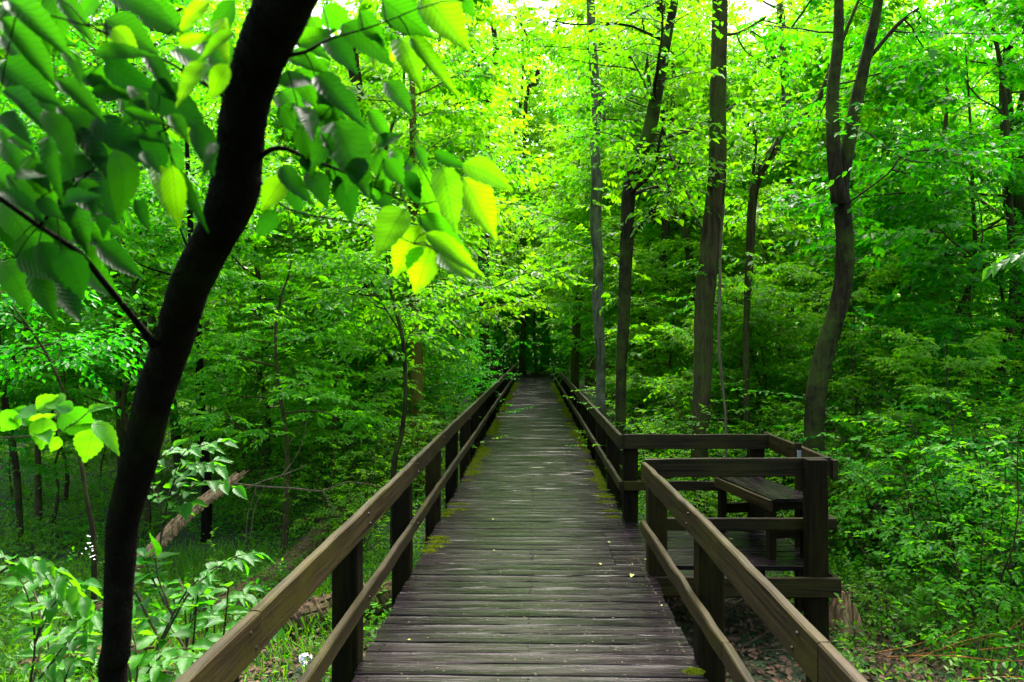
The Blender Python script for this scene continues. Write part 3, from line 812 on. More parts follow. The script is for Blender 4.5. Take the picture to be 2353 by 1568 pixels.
# --- trees whose trunks the photograph shows
path_tree("forest_tree", "tall straight brown trunk with fissured bark rising behind the square platform", 'fissured',
    [(1608, 1180, 36), (1609, 1000, 37), (1615, 850, 41), (1619, 700, 43), (1632, 560, 44), (1648, 400, 41), (1650, 200, 36), (1655, 0, 34)], 10.2, 'mid', up=4,
    limbs=[([(1612, 530, 7), (1590, 470, 6), (1555, 390, 7), (1510, 290, 5), (1480, 190, 4), (1430, 100, 3)], [10.2, 10.5, 10.9, 11.3, 11.3, 11], 12, 1.3), ([(1660, 80, 8), (1700, 75, 6), (1760, 40, 5)], 10.4, 3, 1.2)], crown=(8, .8, 1.3, 0), sprigs=9, seed=21, leafsize=.09)
path_tree("forest_tree", "forked dark tree with bent mossy trunk standing right of the platform", 'dark',
    [(1872, 950, 44), (1890, 830, 44), (1928, 700, 41), (1942, 600, 40), (1938, 500, 38), (1932, 420, 36), (1950, 330, 32), (1975, 200, 27), (2000, 90, 23), (2018, 0, 21)], 9.3, 'mid', up=4,
    limbs=[([(1928, 470, 34), (1915, 330, 30), (1914, 200, 28), (1926, 100, 24), (1928, -60, 18)], 9.2, 5, 1.5), ([(2000, 130, 10), (2060, 60, 9), (2110, 20, 7)], 9.4, 3, 1.4), ([(1945, 470, 4), (2040, 400, 4), (2090, 350, 4), (2250, 345, 3)], 9.1, 4, .9)], crown=(12, .6, 1.8, 0), seed=22, leafsize=.095)
path_tree("forest_tree", "pale grey smooth trunk rising straight behind the right railing", 'pale',
    [(1380, 830, 22), (1373, 700, 25), (1375, 600, 23), (1369, 520, 26), (1371, 420, 25), (1367, 330, 21), (1371, 240, 23), (1364, 150, 21), (1357, 0, 19)], 12.5, 'bright', up=5, limbs=[([(1370, 250, 10), (1385, 210, 12), (1388, 280, 8)], 12.4)], crown=(10, .5, 2.8, 0), seed=23, leafsize=.12)
path_tree("forest_tree", "dark leaning trunk right of the pale grey trunk, bending right at its top", 'dark',
    [(1427, 870, 24), (1433, 740, 28), (1440, 560, 30), (1447, 430, 32), (1470, 360, 34), (1492, 300, 32)], 10.6, 'bright', up=3, crown=(9, .35, 2.2, 0), seed=24, leafsize=.11)
path_tree("forest_tree", "thin brown crooked trunk between the leaning dark trunk and the fissured one", 'brown',
    [(1596, 850, 14), (1592, 700, 15), (1580, 560, 17), (1545, 470, 15), (1520, 400, 13), (1505, 320, 12)], 15, 'bright', up=2.5, crown=(8, .55, 1.8, 0), seed=25, leafsize=.10)
path_tree("forest_tree", "lichen covered tree leaning right between the fissured trunk and the forked tree", 'brown',
    [(1715, 760, 14), (1722, 600, 18), (1732, 440, 22), (1760, 370, 24), (1800, 320, 22), (1842, 275, 19), (1880, 230, 14)], 11.3, 'bright', up=2, crown=(7, .4, 2.0, 0), seed=26, leafsize=.11)
path_tree("forest_tree", "far pale grey trunk seen high up left of the forked tree", 'pale',
    [(1815, 520, 17), (1812, 370, 19), (1805, 200, 18), (1795, 50, 18), (1790, -20, 15)], 17, 'bright', up=6, limbs=[([(1790, 150, 12), (1760, 110, 8), (1720, 70, 5)], 17)], crown=(9, .5, 3, 0), seed=27, leafsize=.14)
path_tree("forest_tree", "dark double trunk in the thicket at the right edge", 'dark',
    [(2345, 560, 44), (2328, 470, 40), (2322, 350, 34), (2310, 220, 26), (2318, 100, 20)], 13.5, 'mid', up=4, limbs=[([(2350, 520, 24), (2340, 300, 16), (2353, 200, 10)], 13.3, 3, 1.3)], crown=(10, .3, 2.3, 0), seed=28, leafsize=.095)
path_tree("vine", "thin brown vine hanging just right of the fissured trunk behind the platform", 'twig',
    [(1668, 990, 6), (1662, 900, 6), (1652, 800, 7), (1654, 680, 7), (1656, 560, 6), (1664, 470, 5)], 9.9, None, seed=29, sides=6)
path_tree("forest_tree", "ochre moss covered trunk behind the left railing, midway along", 'mossy',
    [(957, 960, 30), (957, 870, 30), (955, 760, 30), (955, 690, 26), (952, 560, 22)], 12.5, 'mid', up=5, crown=(10, .25, 2.4, 0), seed=30, leafsize=.11)
path_tree("sapling", "thin dark crooked sapling in front of the ochre mossy trunk", 'dark',
    [(905, 1075, 13), (922, 1000, 11), (932, 900, 10), (925, 780, 9), (905, 700, 8), (893, 640, 6)], 8.6, 'bright', up=.8, limbs=[([(918, 760, 5), (880, 700, 4), (850, 640, 3)], 8.5, 3, .6)], crown=(9, .45, .85, 0), seed=31, leafsize=.08)
path_tree("forest_tree", "dark trunk high up left of the yellow green foliage, right of the black leaning tree", 'dark',
    [(835, 420, 18), (830, 270, 24), (818, 190, 28), (812, 120, 26), (830, 60, 22), (838, -20, 18)], 14, 'bright', up=5, crown=(9, .35, 2.7, 0), seed=32, leafsize=.12)
path_tree("forest_tree", "dark branching tree top far back near the top centre", 'dark',
    [(1120, 400, 9), (1122, 250, 12), (1132, 180, 16), (1140, 110, 14), (1128, 30, 9)], 26, 'bright', up=4, limbs=[([(1120, 190, 8), (1090, 130, 6), (1068, 70, 5)], 26, 3, 1.6)], crown=(9, .4, 2.6, 0), seed=33, leafsize=.14)
path_tree("forest_tree", "far tree with one crooked bare branch at the top centre", 'dark',
    [(1205, 420, 9), (1210, 220, 9), (1232, 190, 12), (1240, 130, 11), (1262, 100, 9)], 46, 'bright', up=4, limbs=[([(1230, 130, 6), (1200, 60, 4), (1165, 20, 3)], 46, 2, 1.6)], crown=(6, .5, 2.4, 0), seed=34, leafsize=.14)
path_tree("forest_tree", "curved dark trunk at the top left behind the large blurred leaves", 'brown',
    [(352, 300, 14), (350, 120, 22), (358, 70, 24), (345, 25, 22), (320, -30, 20)], 14, 'mid', up=4, limbs=[([(302, 60, 10), (285, 30, 20), (270, -20, 18)], 14)], crown=(9, .4, 2.3, 0), seed=35, leafsize=.095)
path_tree("forest_tree", "straight brown trunk at the left behind the smaller side branch", 'brown',
    [(282, 1060, 26), (278, 900, 24), (268, 700, 22), (262, 560, 20), (265, 380, 16)], 11, 'deep', up=3, crown=(12, .3, 2.0, 0), seed=36, leafsize=.09)
path_tree("forest_tree", "brown trunk just left of the black leaning tree at mid height", 'dark',
    [(330, 900, 22), (325, 760, 25), (325, 650, 26), (318, 500, 22)], 13, 'deep', up=4, crown=(11, .3, 2.2, 0), seed=37, leafsize=.095)
path_tree("forest_tree", "slim black trunk right of the leaning tree above the broken log", 'black',
    [(474, 1090, 22), (464, 1000, 21), (460, 900, 20), (458, 820, 18), (452, 700, 16), (440, 560, 14)], 9.5, 'mid', up=2.5, crown=(12, .35, 2.0, 0), seed=38, leafsize=.09)
path_tree("forest_tree", "distant slim brown trunk left of the ochre mossy one", 'brown',
    [(714, 900, 10), (714, 780, 11), (715, 700, 11), (716, 560, 9)], 24, 'bright', up=5, crown=(9, .25, 2.2, 0), seed=39, leafsize=.12)
path_tree("forest_tree", "distant brown trunk just left of the far end of the left railing", 'brown',
    [(1108, 870, 16), (1110, 760, 18), (1110, 690, 19), (1106, 560, 16)], 27, 'mid', up=6, crown=(11, .25, 2.8, 0), seed=40, leafsize=.13)
path_tree("forest_tree", "thin dark trunk at the far left end of the boardwalk", 'dark',
    [(1196, 862, 9), (1198, 800, 9), (1203, 730, 9), (1206, 600, 8)], 44, 'deep', up=5, crown=(9, .2, 2.6, 0), seed=41, leafsize=.15)
path_tree("sapling", "spindly bare dark sapling at the lower left behind the serrated leaves", 'dark',
    [(215, 1240, 12), (200, 1150, 10), (185, 1060, 9), (160, 940, 7), (110, 820, 6), (50, 730, 5), (0, 670, 4)], 6.5, 'deep', limbs=[([(105, 815, 4), (60, 800, 3), (20, 830, 2)], 6.4, 2, .6)], crown=(4, .6, .9, 0), seed=42, leafsize=.075)
path_tree("forest_tree", "thin trunk high at the top centre right of the pale trunk", 'brown',
    [(1452, 300, 9), (1452, 120, 11), (1448, 0, 10)], 20, 'bright', up=4, crown=(7, .4, 2.2, 0), seed=43, leafsize=.12)
path_tree("forest_tree", "ivy wrapped trunk at the top edge left of the tall fissured trunk", 'dark',
    [(1528, 350, 17), (1526, 150, 20), (1520, 60, 20), (1518, -20, 18)], 18, 'bright', up=4, crown=(8, .45, 2.3, 0), seed=44, leafsize=.115)
path_tree("forest_tree", "brown trunk low down behind the leaves left of the pale grey trunk", 'brown',
    [(1322, 800, 20), (1330, 700, 22), (1345, 620, 22), (1350, 520, 18)], 24, 'mid', up=5, crown=(9, .3, 2.5, 0), seed=45, leafsize=.12)
path_tree("forest_tree", "small dark trunk at the left edge of the clearing", 'dark',
    [(45, 1190, 14), (38, 1090, 15), (25, 1000, 15), (5, 880, 14)], 9, 'deep', up=3, crown=(9, .35, 1.7, 0), seed=46, leafsize=.08)

# --- understory trees without a clearly visible trunk
US = [ # px, crown centre py, distance, leaf, label
 (1040, 340, 13.5, 'bright', "layered yellow green understory tree glowing at the centre left"),
 (870, 540, 14, 'mid', "understory tree with dark bare twigs below the glowing large leaves"),
 (1165, 480, 19, 'bright', "bright tree over the far left end of the walk"),
 (940, 150, 17, 'bright', "light green tree behind the large leaves at the top left of centre"),
 (1270, 180, 21, 'bright', "yellow green tree before the pale grey trunk near the top"),
 (1290, 470, 19, 'mid', "green tree hanging over the far right railing"),
 (1245, 300, 30, 'bright', "far bright crown in the gap over the boardwalk"),
 (1235, 600, 46, 'deep', "dark crown closing the view beyond the end of the boardwalk"),
 (1180, 690, 48, 'deep', "low dark crown at the left of the far opening"),
 (1300, 680, 47, 'deep', "low dark crown at the right of the far opening"),
 (1760, 160, 18, 'bright', "bright crown between the fissured trunk and the forked tree near the top"),
 (1790, 470, 17, 'mid', "green understory tree under the leaning lichen covered limb"),
 (2120, 220, 15, 'mid', "fresh green crown right of the forked tree near the top"),
 (2150, 440, 13, 'mid', "dense green tree right of the forked trunk"),
 (2270, 180, 12, 'mid', "green crown at the top right corner"),
 (2260, 640, 11, 'mid', "dark green tree below the double trunk at the right edge"),
 (2060, 620, 14.5, 'mid', "dark green tree right beside the bent mossy trunk"),
 (1530, 640, 15, 'bright', "green understory tree left of the fissured trunk at mid height"),
 (1750, 660, 14.5, 'bright', "low spreading tree between fissured trunk and bent mossy trunk"),
 (650, 700, 8.8, 'mid', "drooping leafy tree right of the black leaning tree"),
 (600, 470, 13, 'mid', "green tree just right of the black leaning tree"),
 (420, 240, 15, 'bright', "light green tree behind the top of the black leaning tree"),
 (200, 250, 15, 'mid', "green tree behind the large blurred leaves at the top left"),
 (90, 620, 10, 'mid', "dark leaved tree at the left edge at mid height"),
 (340, 620, 10, 'mid', "dark leaved tree behind the smaller side branch"),
 (150, 800, 12, 'mid', "shaded small tree at the left over the clearing"),
 (560, 640, 16, 'mid', "shaded green tree behind the slim black trunk"),
 (800, 690, 16, 'bright', "green tree left of the ochre mossy trunk"),
 (1070, 680, 18, 'deep', "shaded tree right of the ochre mossy trunk"),
 (1000, 720, 24, 'mid', "far low tree behind the ochre mossy trunk"),
 (1290, 640, 24, 'mid', "green tree behind the pale grey trunk at mid height"),
 (1660, 330, 20, 'bright', "far bright tree behind the fissured trunk"),
 (1900, 330, 19, 'mid', "green tree seen between the two forks of the forked tree"),
 (2200, 560, 17, 'mid', "dark green tree in the right background"),
 (700, 330, 20, 'bright', "sunlit tree behind the right edge of the black leaning tree"),
 (470, 880, 14, 'mid', "low leafy tree between the slim black trunk and the leaning tree"),
 (620, 860, 12, 'bright', "low drooping young tree at the back of the clearing"),
 (560, 960, 17, 'deep', "small shaded tree low at the back of the clearing"),
 (740, 880, 13, 'deep', "shaded young tree left of the crooked sapling"),
 (850, 800, 10.5, 'bright', "pale leaved young tree just left of the crooked sapling"),
 (1075, 860, 15, 'mid', "young tree close behind the left railing at mid distance"),
 (120, 900, 10, 'mid', "leafy young tree above the serrated leaves at the left"),
 (230, 930, 14, 'deep', "shaded young tree behind the straight left trunk"),
 (30, 1000, 12, 'deep', "shaded young tree at the left edge of the clearing"),
 (360, 1000, 17, 'deep', "small dark tree behind the leaning tree low down"),
 (1560, 780, 12, 'bright', "bright young tree left of the fissured trunk low down"),
 (1730, 820, 12.5, 'bright', "leafy young tree between the fissured trunk and the bent one low down"),
 (1990, 800, 11, 'bright', "leafy young tree right of the bent trunk"),
 (2130, 780, 13, 'bright', "green young tree in the middle of the right thicket"),
 (2290, 860, 10, 'mid', "green young tree at the right edge low down"),
 (2190, 930, 9, 'bright', "low young tree above the right undergrowth"),
 (1620, 900, 14, 'bright', "young tree directly behind the fissured trunk"),
 (1350, 880, 19, 'mid', "young tree beside the right railing far down the walk"),
]
for i, (px, py, dp, lk, lab) in enumerate(US):
    plant_px('under', i % 4, lk, px, py, dp, lab, "understory trees in the forest")

ORD = ["leftmost", "second from left", "third from left", "fourth from left", "fifth from left", "middle", "fifth from right", "fourth from right", "third from right", "second from right", "rightmost"]
ROWS = ["front row", "second row", "third row", "fourth row", "fifth row", "back row"]
def row_labels(objs, noun, where, per=9):
    """label every one by its row (nearest first) and its place in the row as seen from the boardwalk"""
    objs = sorted(objs, key=lambda o: o.location.y); nr = max(1, math.ceil(len(objs) / per)); per = math.ceil(len(objs) / nr)
    for r in range(nr):
        row = sorted(objs[r * per:(r + 1) * per], key=lambda o: o.location.x / max(o.location.y, 1)); n = len(row)
        for k, o in enumerate(row):
            if n == 1: w = "single"
            elif k == 0: w = "leftmost"
            elif k == n - 1: w = "rightmost"
            elif k < n / 2: w = ["", "second from left", "third from left", "fourth from left", "fifth from left", "sixth from left"][k]
            else: w = ["", "second from right", "third from right", "fourth from right", "fifth from right", "sixth from right"][n - 1 - k]
            o['label'] = f"{noun}, {w} in the {ROWS[min(r, 5)]} {where}"
for i_, (x_, y_, w_) in enumerate(((-1.7, 45, "left"), (-.1, 46.5, "centre"), (1.6, 45.3, "right"), (.8, 50, "back"))):
    plant('under', i_ % 4, 'deep', x_, y_, .95, "dark young tree closing the trail beyond the boardwalk end, " + w_ + " of its group", "dark young trees beyond the boardwalk end")
for side_, lst in (("right", ((2.45, 12.4, .6, 'bright'), (2.6, 14.6, .72, 'bright'), (2.5, 17.5, .68, 'bright'), (2.8, 21, .8, 'mid'), (2.7, 26, .8, 'mid'))), ("left", ((-2.6, 13.2, .5, 'mid'), (-2.7, 17, .62, 'mid'), (-2.8, 21.5, .7, 'deep'), (-2.7, 27, .75, 'deep')))):
    for q_, (x_, y_, s_, lk) in enumerate(lst):
        plant('under', (q_ + 1) % 4, lk, x_, y_, s_, ("nearest" if q_ == 0 else ["", "second nearest", "third nearest", "fourth nearest", "farthest"][q_]) + f" young tree close outside the far {side_} railing", f"young trees close outside the {side_} railing")
# --- tall background trees
rr = random.Random(77); n = 0; BG = []
for dp, cnt in ((17, 3), (22, 9), (28, 10), (35, 12), (44, 12)):
    for k in range(cnt):
        half = dp * .92; x = -half + 2 * half * (k + rr.uniform(.2, .8)) / cnt
        if abs(x) < 2.6: x = math.copysign(2.8 + rr.random(), x if x else 1)
        yy = dp + rr.uniform(-2, 2); BG.append((x, yy, min(rr.uniform(.85, 1.2), (3.2 + .45 * yy) / 17)))
for x, y, s in ((2.9, 31, 1.1), (-3.0, 34, 1.1), (2.6, 38, 1.15), (-2.7, 42, 1.1), (2.4, 45, 1.1), (-2.4, 49, 1.35), (.6, 51, 1.35), (3.2, 50, 1.3), (-.6, 57, 1.5), (-5, 47, 1.3), (5.5, 47, 1.3), (2.2, 60, 1.6), (-3.5, 61, 1.6)): BG.append((x, y, s))
BGO = {}
for i, (x, y, s) in enumerate(BG):
    sd_ = "left" if x < 0 else "right"
    band = "middle distance" if y < 25 else ("far distance" if y < 39.5 else "farthest rows")
    BGO.setdefault((band, sd_), []).append(None); BGO[(band, sd_)][-1] = plant('tall', i % 3, 'bright' if (abs(x) < 12 or rr.random() < .4) else 'mid', x, y, s, f"tall leafy forest tree in the {band} {sd_} of the boardwalk", f"tall trees in the {band} {sd_} of the boardwalk")
for (band, sd_), os_ in BGO.items(): row_labels(os_, "tall tree", f"of the {band} on the {sd_}", 7)
# --- shrubs
rr = random.Random(9)
def shrubs(cnt, x0, x1, y0, y1, lks, s0, s1, label, group, clear=2.0):
    k = 0; t = 0; made = []
    while k < cnt and t < cnt * 20:
        t += 1; x, y = rr.uniform(x0, x1), rr.uniform(y0, y1); s = rr.uniform(s0, s1)
        if -1.0 - clear * s < x < 0.95 + clear * s: continue
        if x < 3.7 * 1 and x > 0 and 5 < y < 9.2: continue
        made.append(plant('shrub', rr.randrange(4), rr.choice(lks), x, y, s, label, group, cat='shrub')); k += 1
    row_labels(made, label.split('|')[0], label.split('|')[1])
shrubs(17, 3.2, 11, 7.6, 12, ['mid', 'mid', 'deep'], .75, 1.05, "leafy shrub|right of the platform", "shrubs right of the platform")
shrubs(26, 2.2, 20, 12, 22, ['bright', 'mid'], .9, 1.5, "green shrub|deep in the right thicket", "shrubs deep in the right thicket")
shrubs(14, 2.6, 5.0, 10, 30, ['mid', 'bright'], .9, 1.3, "bright green shrub|along the far right railing", "shrubs lining the right railing")
shrubs(10, -5.0, -2.6, 12, 32, ['mid', 'deep'], .7, 1.1, "green shrub|along the far left railing", "shrubs lining the left railing")
shrubs(28, -20, -4, 13, 24, ['bright', 'mid'], .6, 1.0, "shaded shrub|behind the left clearing", "shrubs behind the left clearing")
shrubs(34, -34, 34, 27, 45, ['deep', 'mid'], 1.0, 1.6, "far shrub|low under the distant trees", "far shrubs under the distant trees")
mk = []
for q_, (x_, y_, s_, lk) in enumerate(((2.1, 9.3, .5, 'bright'), (3.0, 9.1, .62, 'bright'), (3.9, 9.4, .7, 'bright'), (2.4, 10.6, .62, 'bright'), (3.4, 10.7, .75, 'bright'), (4.8, 9.9, .8, 'mid'), (5.9, 9.2, .8, 'mid'), (5.0, 8.2, .72, 'mid'), (4.3, 11.4, .85, 'mid'), (2.3, 12.2, .66, 'bright'), (6.8, 10.4, .9, 'mid'), (3.3, 12.8, .85, 'bright'), (2.35, 14.2, .7, 'mid'), (4.2, 7.7, .55, 'mid'))):
    mk.append(plant('shrub', q_ % 4, lk, x_, y_, s_, '', "shrubs crowding behind the platform rail", cat='shrub'))
row_labels(mk, "bright leafy shrub", "crowding behind the platform rail", 7)
mk = []
for q_, (x_, y_, s_, lk) in enumerate(((-2.1, 9.0, .62, 'bright'), (-2.25, 11.2, .66, 'bright'), (-3.3, 10.2, .6, 'bright'), (-2.3, 13.4, .7, 'bright'), (-3.6, 12.6, .7, 'mid'), (-4.6, 13.6, .75, 'mid'), (-2.4, 15.6, .75, 'bright'))):
    mk.append(plant('shrub', (q_ + 1) % 4, lk, x_, y_, s_, '', "bright shrubs outside the left railing", cat='shrub'))
row_labels(mk, "bright leafy shrub", "just outside the left railing", 4)
mk = []
for q_ in range(8):
    mk.append(plant('shrub', q_ % 4, 'deep', -2.6 + .75 * q_, 44.3 + (q_ % 3) * .7, 1.0 + .1 * (q_ % 2), '', "dark shrubs at the very end of the walk", cat='shrub'))
row_labels(mk, "dark shrub", "at the very end of the walk", 8)
def shrub_px(i, lk, px, py, dp, lab, **k): plant_px('shrub', i, lk, px, py, dp, lab, cat='shrub', **k)
shrub_px(0, 'bright', 945, 880, 12, "bright shrub pressing against the outside of the left railing", smax=.7)
shrub_px(1, 'bright', 1490, 800, 14, "bright arching shrub leaning over the right railing beyond the platform", smax=.8)
shrub_px(2, 'bright', 1575, 860, 10.5, "bright shrub right behind the far rail of the platform", smax=.75)
shrub_px(3, 'mid', 2080, 960, 8.2, "full green shrub right of the corner of the platform", smax=.8)
shrub_px(1, 'mid', 2300, 1080, 6.6, "leafy shrub reaching in at the right edge level with the bench", smax=.8)
shrub_px(2, 'deep', 830, 930, 12.5, "pale topped low shrub left of the crooked sapling", smax=.8)
shrub_px(0, 'deep', 1040, 800, 20, "dark shrub beside the left railing in front of the far platform", smax=1.2)
for i in range(5): 
    x = -3.2 + 1.6 * i; plant('shrub', i % 4, 'deep', x, 46 + (i % 2) * 2, 1.15, "dark shrub beyond the boardwalk end, " + ["leftmost of five", "second from left", "in the middle", "second from right", "rightmost of five"][i], "dark shrubs beyond the boardwalk end", cat='shrub')
# low seedlings on the open floor
k = 0; LOWS = []
while k < 70:
    x = rr.uniform(-9, 8); y = rr.uniform(3.2, 15)
    if -1.5 < x < 1.4 or (0 < x < 2.9 and 5 < y < 8.6): continue
    near = y < 6
    LOWS.append(plant('low', rr.randrange(3), rr.choice(['herb', 'mid', 'deep']), x, y, rr.uniform(.35, .8), ("small leafy seedling on the ground " + ("near the camera" if near else "further back") + (" left of the boardwalk" if x < 0 else " right of the boardwalk")),
          ("near " if near else "further ") + "seedlings on the " + ("left" if x < 0 else "right"), cat='plant')); k += 1

for sgn, wh in ((-1, "left of the boardwalk"), (1, "right of the boardwalk")):
    for nr_ in (True, False):
        row_labels([o for o in LOWS if o.location.x * sgn > 0 and (o.location.y < 6) == nr_], "small seedling", ("near the camera, " if nr_ else "further back, ") + ("on the left" if sgn < 0 else "on the right"), 8)
# --- distant woodland, one mass
a = Acc(); n = 9000; cl = []
g = np.random.default_rng(5)
nc = 2900
th = g.uniform(-1.1, 1.1, nc); R_ = g.uniform(48, 78, nc); X = R_ * np.sin(th); Y = R_ * np.cos(th); Z = g.uniform(0, 1, nc) ** .9 * (20 + (R_ - 48) * .25)
per = 110
P = np.stack([np.repeat(X, per), np.repeat(Y, per), np.repeat(Z, per)], 1) + g.normal(0, 1, (nc * per, 3)) * np.array([1.5, 1.5, .8])
leaves(a, P, g.normal(0, 1, (len(P), 3)) - np.array([0, 0, .3]), np.array([0, 0, 1.]) + g.normal(0, .6, (len(P), 3)), g.uniform(.2, .42, len(P)), TT, g.uniform(0, 1, len(P)))
nu = 85000
th = g.uniform(-1.15, 1.15, nu); R_ = g.uniform(43, 70, nu); P = np.stack([R_ * np.sin(th), R_ * np.cos(th), g.uniform(0, 1, nu) ** 1.4 * 5.5 + .1], 1)
P = P[(np.abs(P[:, 0]) > 1.6) | (P[:, 1] > 47)]
leaves(a, P, g.normal(0, 1, (len(P), 3)), np.array([0, 0, 1.]) + g.normal(0, .7, (len(P), 3)), g.uniform(.16, .38, len(P)), TT, g.uniform(0, .7, len(P)))
tag(a.obj("distant_woodland", LEAF['mid']), "distant mass of green woodland closing the background", "woodland", kind='stuff')

# --- unseen woodland added behind and over the camera to block sky light
a = Acc(); nb = 380
X = g.uniform(-16, 16, nb); Y = -3.5 - 14 * g.uniform(0, 1, nb); Z = g.uniform(.5, 15, nb)
over = 50; X[:over] = g.uniform(-9, 9, over); Y[:over] = g.uniform(-4, -1.0, over); Z[:over] = g.uniform(5.5, 9, over)
ok = ~((np.abs(X) < 2.2) & (Z < 4)); X, Y, Z = X[ok], Y[ok], Z[ok]
P = np.stack([np.repeat(X, 60), np.repeat(Y, 60), np.repeat(Z, 60)], 1) + g.normal(0, 1, (len(X) * 60, 3)) * np.array([.9, .9, .45])
leaves(a, P, g.normal(0, 1, (len(P), 3)), np.array([0, 0, 1.]) + g.normal(0, .6, (len(P), 3)), g.uniform(.14, .26, len(P)), TT, g.uniform(0, 1, len(P)))
tag(a.obj("unseen_shading_woodland", LEAF['deep']), "unseen mass of green woodland added behind the camera to shade the walk", "woodland", kind='stuff')

# --- ground cover: small leaves and grass, one object each
def cover(name, cnt, region, size, mat, label, cat, upr=.35, seed=3, keep=None):
    g = np.random.default_rng(seed); a = Acc()
    x0, x1, y0, y1 = region
    x = g.uniform(x0, x1, cnt * 2); y = y0 + (y1 - y0) * g.uniform(0, 1, cnt * 2) ** 1.5
    f = np.sin(x * 1.7 + 2) * np.cos(y * 1.3 + x * .6) + g.normal(0, .45, cnt * 2)
    ok = (f > -.35) & ~((x > -1.0) & (x < .95))
    if keep is not None: ok &= keep(x, y)
    x, y = x[ok][:cnt], y[ok][:cnt]; z = np.array([gz(u, v) for u, v in zip(x, y)]) + g.uniform(0, 1, len(x)) ** 2 * .16 * (1 + .5 * np.sin(x * 3) * np.cos(y * 2.2))
    P = np.stack([x, y, z], 1)
    leaves(a, P, np.stack([g.normal(0, 1, len(x)), g.normal(0, 1, len(x)), g.normal(upr, .35, len(x))], 1), np.array([0, 0, 1.]) + g.normal(0, .5, (len(x), 3)), size * g.uniform(.5, 1.3, len(x)), TT, g.uniform(0, 1, len(x)))
    tag(a.obj(name, mat), label, cat, kind='stuff')
cover("ground_cover", 120000, (-11, -1.0, 2.2, 18), .055, LEAF['herb'], "fine green ground cover left of the boardwalk", "ground cover")
cover("ground_cover", 80000, (.95, 10, 2.8, 16), .055, LEAF['herb'], "fine green ground cover right of the boardwalk", "ground cover", seed=4, keep=lambda x, y: ~((x < 2.2) & (y < 9)) & ~((x < 4.2) & (y < 6.2) & (np.sin(x * 5) * np.sin(y * 4) < .45)))
cover("ground_cover", 60000, (-30, -3, 16, 42), .12, LEAF['herb'], "low green plants on the forest floor far back on the left", "ground cover", seed=14, upr=.6)
cover("ground_cover", 40000, (3, 30, 14, 42), .12, LEAF['herb'], "low green plants on the forest floor far back on the right", "ground cover", seed=15, upr=.6)
def grass(cnt, region, label, seed):
    g = np.random.default_rng(seed); a = Acc(); x0, x1, y0, y1 = region
    x = g.uniform(x0, x1, cnt); y = g.uniform(y0, y1, cnt); ok = (np.sin(x * 2.1) * np.cos(y * 1.9) + g.normal(0, .5, cnt)) > -.1
    x, y = x[ok], y[ok]; n = len(x); z = np.array([gz(u, v) for u, v in zip(x, y)])
    bl = (np.array([(0, -.02, 0), (0, .02, 0), (.55, .016, .06), (.55, -.016, .06), (1, 0, -.12)], np.float32), np.array([(0, 1, 2, 3)]), np.zeros((5, 2), np.float32))
    tv, tf, tuv = bl
    bl = (np.array([(0, .018, 0), (0, -.018, 0), (.6, -.013, .05), (1, 0, -.1), (.6, .013, .05)], np.float32)[[0, 1, 2, 3, 4, 0]], np.array([(0, 1, 2, 4), (4, 2, 3, 3)])[:1], np.zeros((6, 2), np.float32))
    leaves(a, np.stack([x, y, z], 1), np.stack([g.normal(0, .5, n), g.normal(0, .5, n), np.full(n, 1.)], 1), g.normal(0, 1, (n, 3)), g.uniform(.12, .34, n), (bl[0], bl[1], bl[2]), g.uniform(0, 1, n))
    tag(a.obj("grass", LEAF['herb']), label, "grass", kind='stuff')
grass(26000, (-6.5, -1.3, 2.2, 9), "short green grass on the forest floor left of the boardwalk", 8)
grass(9000, (2.9, 7.5, 5.6, 10), "short green grass on the forest floor right of the platform", 9)
# leaf litter under the near railing
g = np.random.default_rng(12); n = 20000
a = Acc(); x = np.concatenate([g.uniform(.95, 5.4, n * 7 // 10), g.uniform(-3.0, -.9, n - n * 7 // 10)]); y = g.uniform(2.0, 7.8, n)
z = np.array([gz(u, v) for u, v in zip(x, y)]) + g.uniform(.0, .05, n)
leaves(a, np.stack([x, y, z], 1), g.normal(0, 1, (n, 3)) * np.array([1, 1, .25]), np.array([0, 0, 1.]) + g.normal(0, .4, (n, 3)), g.uniform(.025, .075, n), TS[1], g.uniform(0, 1, n))
for k in range(220):
    x_, y_ = random.uniform(1, 5.2), random.uniform(3.4, 7.5); z_ = gz(x_, y_) + .03; an = random.uniform(0, pi); l_ = random.uniform(.1, .5)
    tube(a, [(x_, y_, z_), (x_ + l_ * .5 * cos(an), y_ + l_ * .5 * sin(an), z_ + random.uniform(0, .04)), (x_ + l_ * cos(an + .2), y_ + l_ * sin(an + .2), z_)], [.005, .004, .002], 4)
tag(a.obj("leaf_litter", flat_mat("litter", (0.13, 0.075, 0.045), .7)), "brown dead leaf litter under the boardwalk edges", "leaf litter", kind='stuff')

